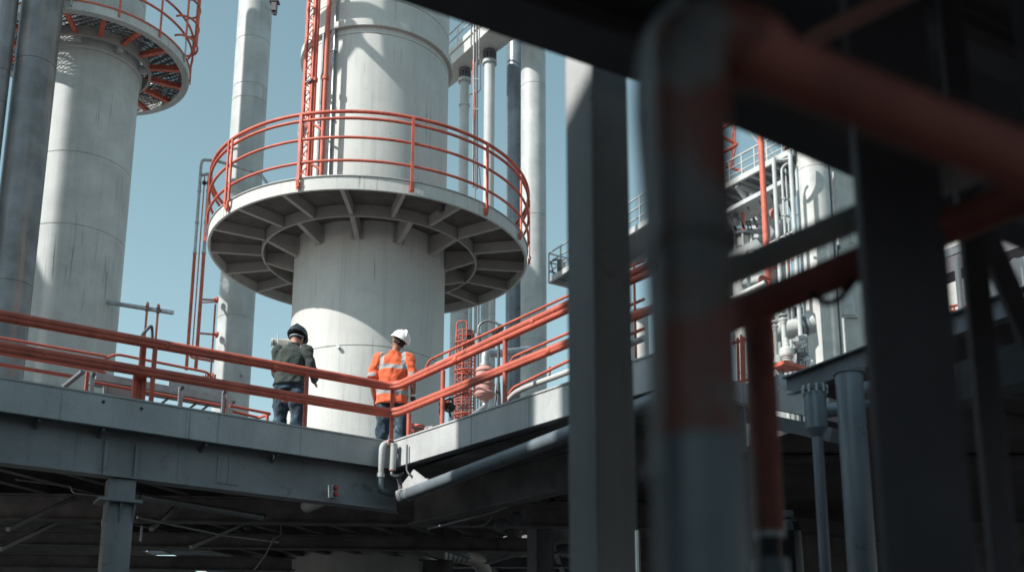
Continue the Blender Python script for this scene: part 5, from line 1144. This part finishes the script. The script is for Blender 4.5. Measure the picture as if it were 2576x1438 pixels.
def person(label, loc, rz, J, top_mat, leg_mat, skin, helm, head_rot, sleeve='long', strap=False, glove=None, group=None, hem=0.8, bulk=1.0, tw=1.0):
    root = thing('person', label, 'person', loc, group)
    T = Matrix.Translation(V(loc)) @ Matrix.Rotation(rz, 4, 'Z')
    rt = J.get('right', V((1, 0, 0)))
    # body, one skin surface
    b = MB(); nk, hd = V(J['neck']), V(J['head'])
    b.tube([V(J['chest']), nk, nk+(hd-nk)*0.5], [0.07, 0.056, 0.055], 14)
    etube(b, [(V(J['pelvis'])-V((0, 0, .05)), .15, .10), (J['pelvis'], .155, .11), ((V(J['pelvis'])+V(J['chest']))/2, .13, .095), (J['chest'], .16, .105), ((V(J['chest'])+nk)/2+V((0, 0, .03)), .13, .08)], rt)
    for s_ in ('L', 'R'):
        limb(b, [J['sh'+s_], J['el'+s_], J['wr'+s_]], [.055, .043, .027]); limb(b, [J['hip'+s_], J['kn'+s_], J['an'+s_]], [.085, .058, .04])
        sg = 1 if s_ == 'R' else -1; f_ = V(J['wr'+s_])-V(J['el'+s_])
        if not (glove and s_ == 'R'): hand_shape(b, J['wr'+s_], f_+V((0, .05, 0)), V((-sg*.3, 1, .2)), .45)
        an = V(J['an'+s_]); b.ball(an+V((0, .07, -.045)), (.045, .13, .035), 12, 8)
    H = Matrix.Translation(hd) @ head_rot.to_4x4()
    h = MB(); h.ball((0, 0, 0), (.076, .095, .108), 20, 14); h.ball((0, .03, -.06), (.055, .06, .055), 14, 10)
    h.tube([(0, .092, .015), (0, .113, -.018), (0, .098, -.028)], [.009, .014, .009], 8)
    for sx in (-1, 1): h.ball((sx*.080, -.005, -.012), (.010, .019, .032), 10, 8); h.ball((sx*.03, .083, .022), (.022, .012, .006), 8, 6)
    h.ball((0, .088, -.055), (.026, .01, .007), 10, 6)
    b.v += []; o_ = len(b.v); b.v += [H @ v for v in h.v]; b.f += [[i+o_ for i in f] for f in h.f]; b.s += h.s
    finish(b, 'body', skin, root, T, 0.0085, smooth=2)
    for sx in (-1, 1): e = MB(); e.ball((sx*.03, .0865, .008), .010, 10, 8); e.v = [H @ v for v in e.v]; finish(e, 'eye', EYE, root, T, 0)
    e = MB(); e.ball((0, .096, -.056), (.022, .005, .003), 10, 6); e.v = [H @ v for v in e.v]; finish(e, 'mouth', REDD, root, T, 0)
    e = MB(); e.ball((0, -.012, .012), (.081, .093, .105), 20, 14)
    e.v = [v for v in e.v]; hz = -.045; e.v = [V((v.x, v.y if v.y < .03 else .03, max(v.z, hz if v.y < -.01 else .0))) for v in e.v]; e.v = [H @ v for v in e.v]; finish(e, 'hair', HAIR, root, T, 0)
    # helmet
    e = MB(); pr = []
    for k in range(13): a = PI/2*k/12; pr.append((.138*math.cos(a)**.8, .045+.122*math.sin(a)))
    e.lathe((0, 0, 0), [(.132, .03), (.143, .020), (.146, .030), (.140, .044)]+pr, 40)
    e.v = [V((v.x*.92, v.y*1.12+(0.012 if v.y > 0 and v.z < .05 else 0), v.z)) for v in e.v]
    for k in range(8):
        pass
    ridge = [(0, .141*1.1*math.cos(a)*1.0, .05+.129*math.sin(a)) for a in [PI*i/14 for i in range(1, 14)]]
    e.tube(ridge, [.006+.012*math.sin(PI*i/12) for i in range(13)], 8)
    for sx in (-1, 1): e.tube([(sx*.05, .136*math.cos(a), .045+.117*math.sin(a)) for a in [PI*i/14 for i in range(2, 13)]], .005, 6)
    e.ringbox((0, 0, 0), .11, .134, .028, .046, 32)
    HT = Matrix.Translation((0, -.008, .008)); e.v = [H @ (HT @ v) for v in e.v]; finish(e, 'helmet', helm, root, T, 0)
    if strap:
        e = MB(); e.tube([(.093*math.sin(a), -.1*math.cos(a), .018-.03*math.cos(a)) for a in [R(t) for t in range(-80, 81, 10)]], .011, 8); e.v = [H @ v for v in e.v]; finish(e, 'helmet_strap', STRAP, root, T, 0)
    # trousers
    b = MB(); pv = V(J['pelvis'])
    etube(b, [(pv+V((0, 0, .13))*1, .155*bulk, .115), (pv+V((0, 0, .02)), .178*bulk, .135), (pv-V((0, 0, .09)), .175*bulk, .13)], rt)
    for s_ in ('L', 'R'):
        b_an = V(J['an'+s_]); limb(b, [J['hip'+s_], (V(J['hip'+s_])+V(J['kn'+s_]))/2, J['kn'+s_], (V(J['kn'+s_])+b_an)/2, b_an+V((0, 0, .02))], [.112*tw, .105*tw, .088*tw, .085*tw, .083*tw])
    finish(b, 'trousers', leg_mat, root, T, .011, .045, .03, 1)
    for s_ in ('L', 'R'):
        an = V(J['an'+s_]); b = MB(); b.ball(an+V((0, .075, -.045)), (.052, .145, .045), 14, 10); b.tube([an+V((0, 0, -.04)), an+V((0, 0, .08))], .056, 14); finish(b, 'boot', BLACK, root, T, .012)
    # top
    b = MB(); ch = V(J['chest']); up = (nk-pv).normalized()
    hm = pv+up*(hem-pv.z) if J.get('upright', True) else pv-up*.02
    k_ = bulk
    etube(b, [(hm, .215*k_, .155), (hm+(ch-hm)*.3, .207*k_, .15), (hm+(ch-hm)*.65, .205*k_, .148), (ch, .215*k_, .145), (ch+(nk-ch)*.35, .212*k_, .128), (ch+(nk-ch)*.62, .165*k_, .108), (ch+(nk-ch)*.82, .10, .085), (nk, .068, .07)], rt, 28)
    for s_ in ('L', 'R'):
        sh, el, wr = V(J['sh'+s_]), V(J['el'+s_]), V(J['wr'+s_])
        if sleeve == 'long': limb(b, [sh, (sh+el)/2, el, (el+wr)/2, wr-(wr-el)*.02], [.086, .074, .070, .056, .046])
        else: b.tube(*smooth_pts([sh, (sh+el)/2, el+(sh-el)*.03], [.088, .086, .094]), 16); b.ball(sh, .088)
    if sleeve == 'long': b.lathe(nk-up*.01, [(.052, -.02), (.074, -.02), (.070, .04), (.060, .04), (.052, -.02)], 24, axis=up)
    finish(b, 'jacket' if sleeve == 'long' else 'shirt', top_mat, root, T, .010, .05, .026, 1)
    if glove:
        b = MB(); hand_shape(b, J['wrR'], V(J['wrR'])-V(J['elR'])+V((0, .05, 0)), V((-.3, 1, .2)), .7); b.ball(J['wrR'], .038); finish(b, 'glove', glove, root, T, .006)
        b = MB(); w_, e_ = V(J['wrR']), V(J['elR']); d = (w_-e_).normalized(); b.cone(w_-d*.06, w_-d*.035, .038, n=16); finish(b, 'wristband', BAND, root, T, 0)
    return root
def rot(x=0, y=0, z=0): return Matrix.Rotation(R(z), 3, 'Z') @ Matrix.Rotation(R(y), 3, 'Y') @ Matrix.Rotation(R(x), 3, 'X')
def floor_at(px, Y): q = P(px, 1000, Y); dd = dep(V((0, Y, ZD+1.0))); return V(((px-CX)/FPX*dd, Y, ZD+.01))
JB = dict(pelvis=(0, 0, .93), chest=(0, -.005, 1.28), neck=(.015, 0, 1.49), head=(.055, .03, 1.635), shL=(-.185, 0, 1.40), shR=(.185, 0, 1.40), elL=(-.265, -.02, 1.10), elR=(.262, -.02, 1.10),
    wrL=(-.245, .06, .87), wrR=(.265, .05, .86), hipL=(-.095, 0, .88), hipR=(.095, 0, .88), knL=(-.115, .02, .48), knR=(.115, .015, .48), anL=(-.13, 0, .09), anR=(.12, 0, .09))
person('worker seen from behind in a bright orange hi-vis shirt and white helmet', floor_at(988, 13.6), 0, JB, HIVIS, DENIM, SKIN2, HELM_W, rot(18, 24, 34), sleeve='short', glove=GLOVE, hem=.765)
JA = dict(pelvis=(0, 0, .93), chest=(0, .02, 1.27), neck=(.015, .05, 1.46), head=(.03, .12, 1.575), shL=(-.18, .02, 1.38), shR=(.185, .02, 1.38), elL=(-.20, .08, 1.10), elR=(.285, .0, 1.13),
    wrL=(-.16, .28, .98), wrR=(.22, .33, 1.06), hipL=(-.095, 0, .88), hipR=(.095, 0, .88), knL=(-.105, .02, .48), knR=(.115, .015, .48), anL=(-.11, 0, .09), anR=(.12, 0, .09))
person('worker seen from behind in a charcoal jacket, blue jeans and dark helmet', floor_at(729, 13.2), R(-6), JA, JACKET, DENIM, SKIN1, HELM_D, rot(-22, 3, -4), sleeve='long', strap=True, hem=.90, bulk=1.0)
# seated worker on the far walkway
d = ray(1966, 400); d2 = V((d.x, d.y, 0)); cr = (FA.x*wn.y-FA.y*wn.x)/(d2.x*wn.y-d2.y*wn.x); q = V((d2.x*cr, d2.y*cr, ZP+.13))+wb*.55
JC = dict(pelvis=(0, 0, .42), chest=(.02, .16, .74), neck=(.03, .24, .92), head=(.04, .32, 1.03), shL=(-.18, .2, .84), shR=(.2, .2, .84), elL=(-.22, .38, .62), elR=(.3, .36, .58),
    wrL=(-.1, .55, .6), wrR=(.2, .6, .5), hipL=(-.1, .02, .4), hipR=(.1, .02, .4), knL=(-.16, .42, .5), knR=(.2, .4, .5), anL=(-.14, .2, .1), anR=(.16, .18, .1), upright=False)
person('worker crouching in a pale orange shirt and red helmet on the far walkway', q, R(-30), JC, HIVIS2, NAVY, SKIN1, HELM_R, rot(-30, 0, 0), sleeve='long', bulk=1.1)

# unseen shapes added above the frame to throw curved shadows on the upper tower
def on_shell(px, py):
    d = ray(px, py); ox, oy = -CT.x, -CT.y; a = d.x**2+d.y**2; bb = 2*(ox*d.x+oy*d.y); cc = ox*ox+oy*oy-TR*TR
    k = (-bb-math.sqrt(max(0, bb*bb-4*a*cc)))/(2*a); return V((0, 0, CAMZ))+d*k
def above(px, py, t=6.0): return on_shell(px, py)+to_sun*t
oh = thing('shadow_casters', 'unseen curved casters added above the frame for the shadows on the tower', 'pipes', above(890, 95, 6.5))
def arc_pts(pp): return smooth_pts([above(*p) for p in pp], [1]*len(pp), 6)[0]
MB().tube(arc_pts([(790, 75), (815, 50), (850, 30), (900, 30), (950, 42), (1000, 78)]), .17, 12).build('bent_pipe', GREY, oh)  # added caster for the upper shadow arc
MB().tube(arc_pts([(835, 98), (855, 92), (893, 96), (935, 128), (985, 178), (1032, 232)]), .075, 12).build('bent_pipe', GREY, oh)
MB().tube(arc_pts([(893, 100), (935, 142), (985, 192), (1032, 246)]), .04, 12).build('bent_pipe', GREY, oh)
MB().tube([above(897, 70), above(892, 96), above(858, 150), above(822, 212)], .095, 12).build('strut', GREY, oh)  # added straight caster for the diagonal shadow bar
MB().ball(above(893, 96), .16).build('caster_ball', GREY, oh)
MB().tube([above(1000, 78), above(1045, 60), above(1058, 180), above(1032, 240)], .08, 10, .3).build('caster_link', GREY, oh)
MB().cone(above(1045, 60), above(1045, 60)+V((.6, .3, 9)), .08).build('caster_rod', GREY, oh)
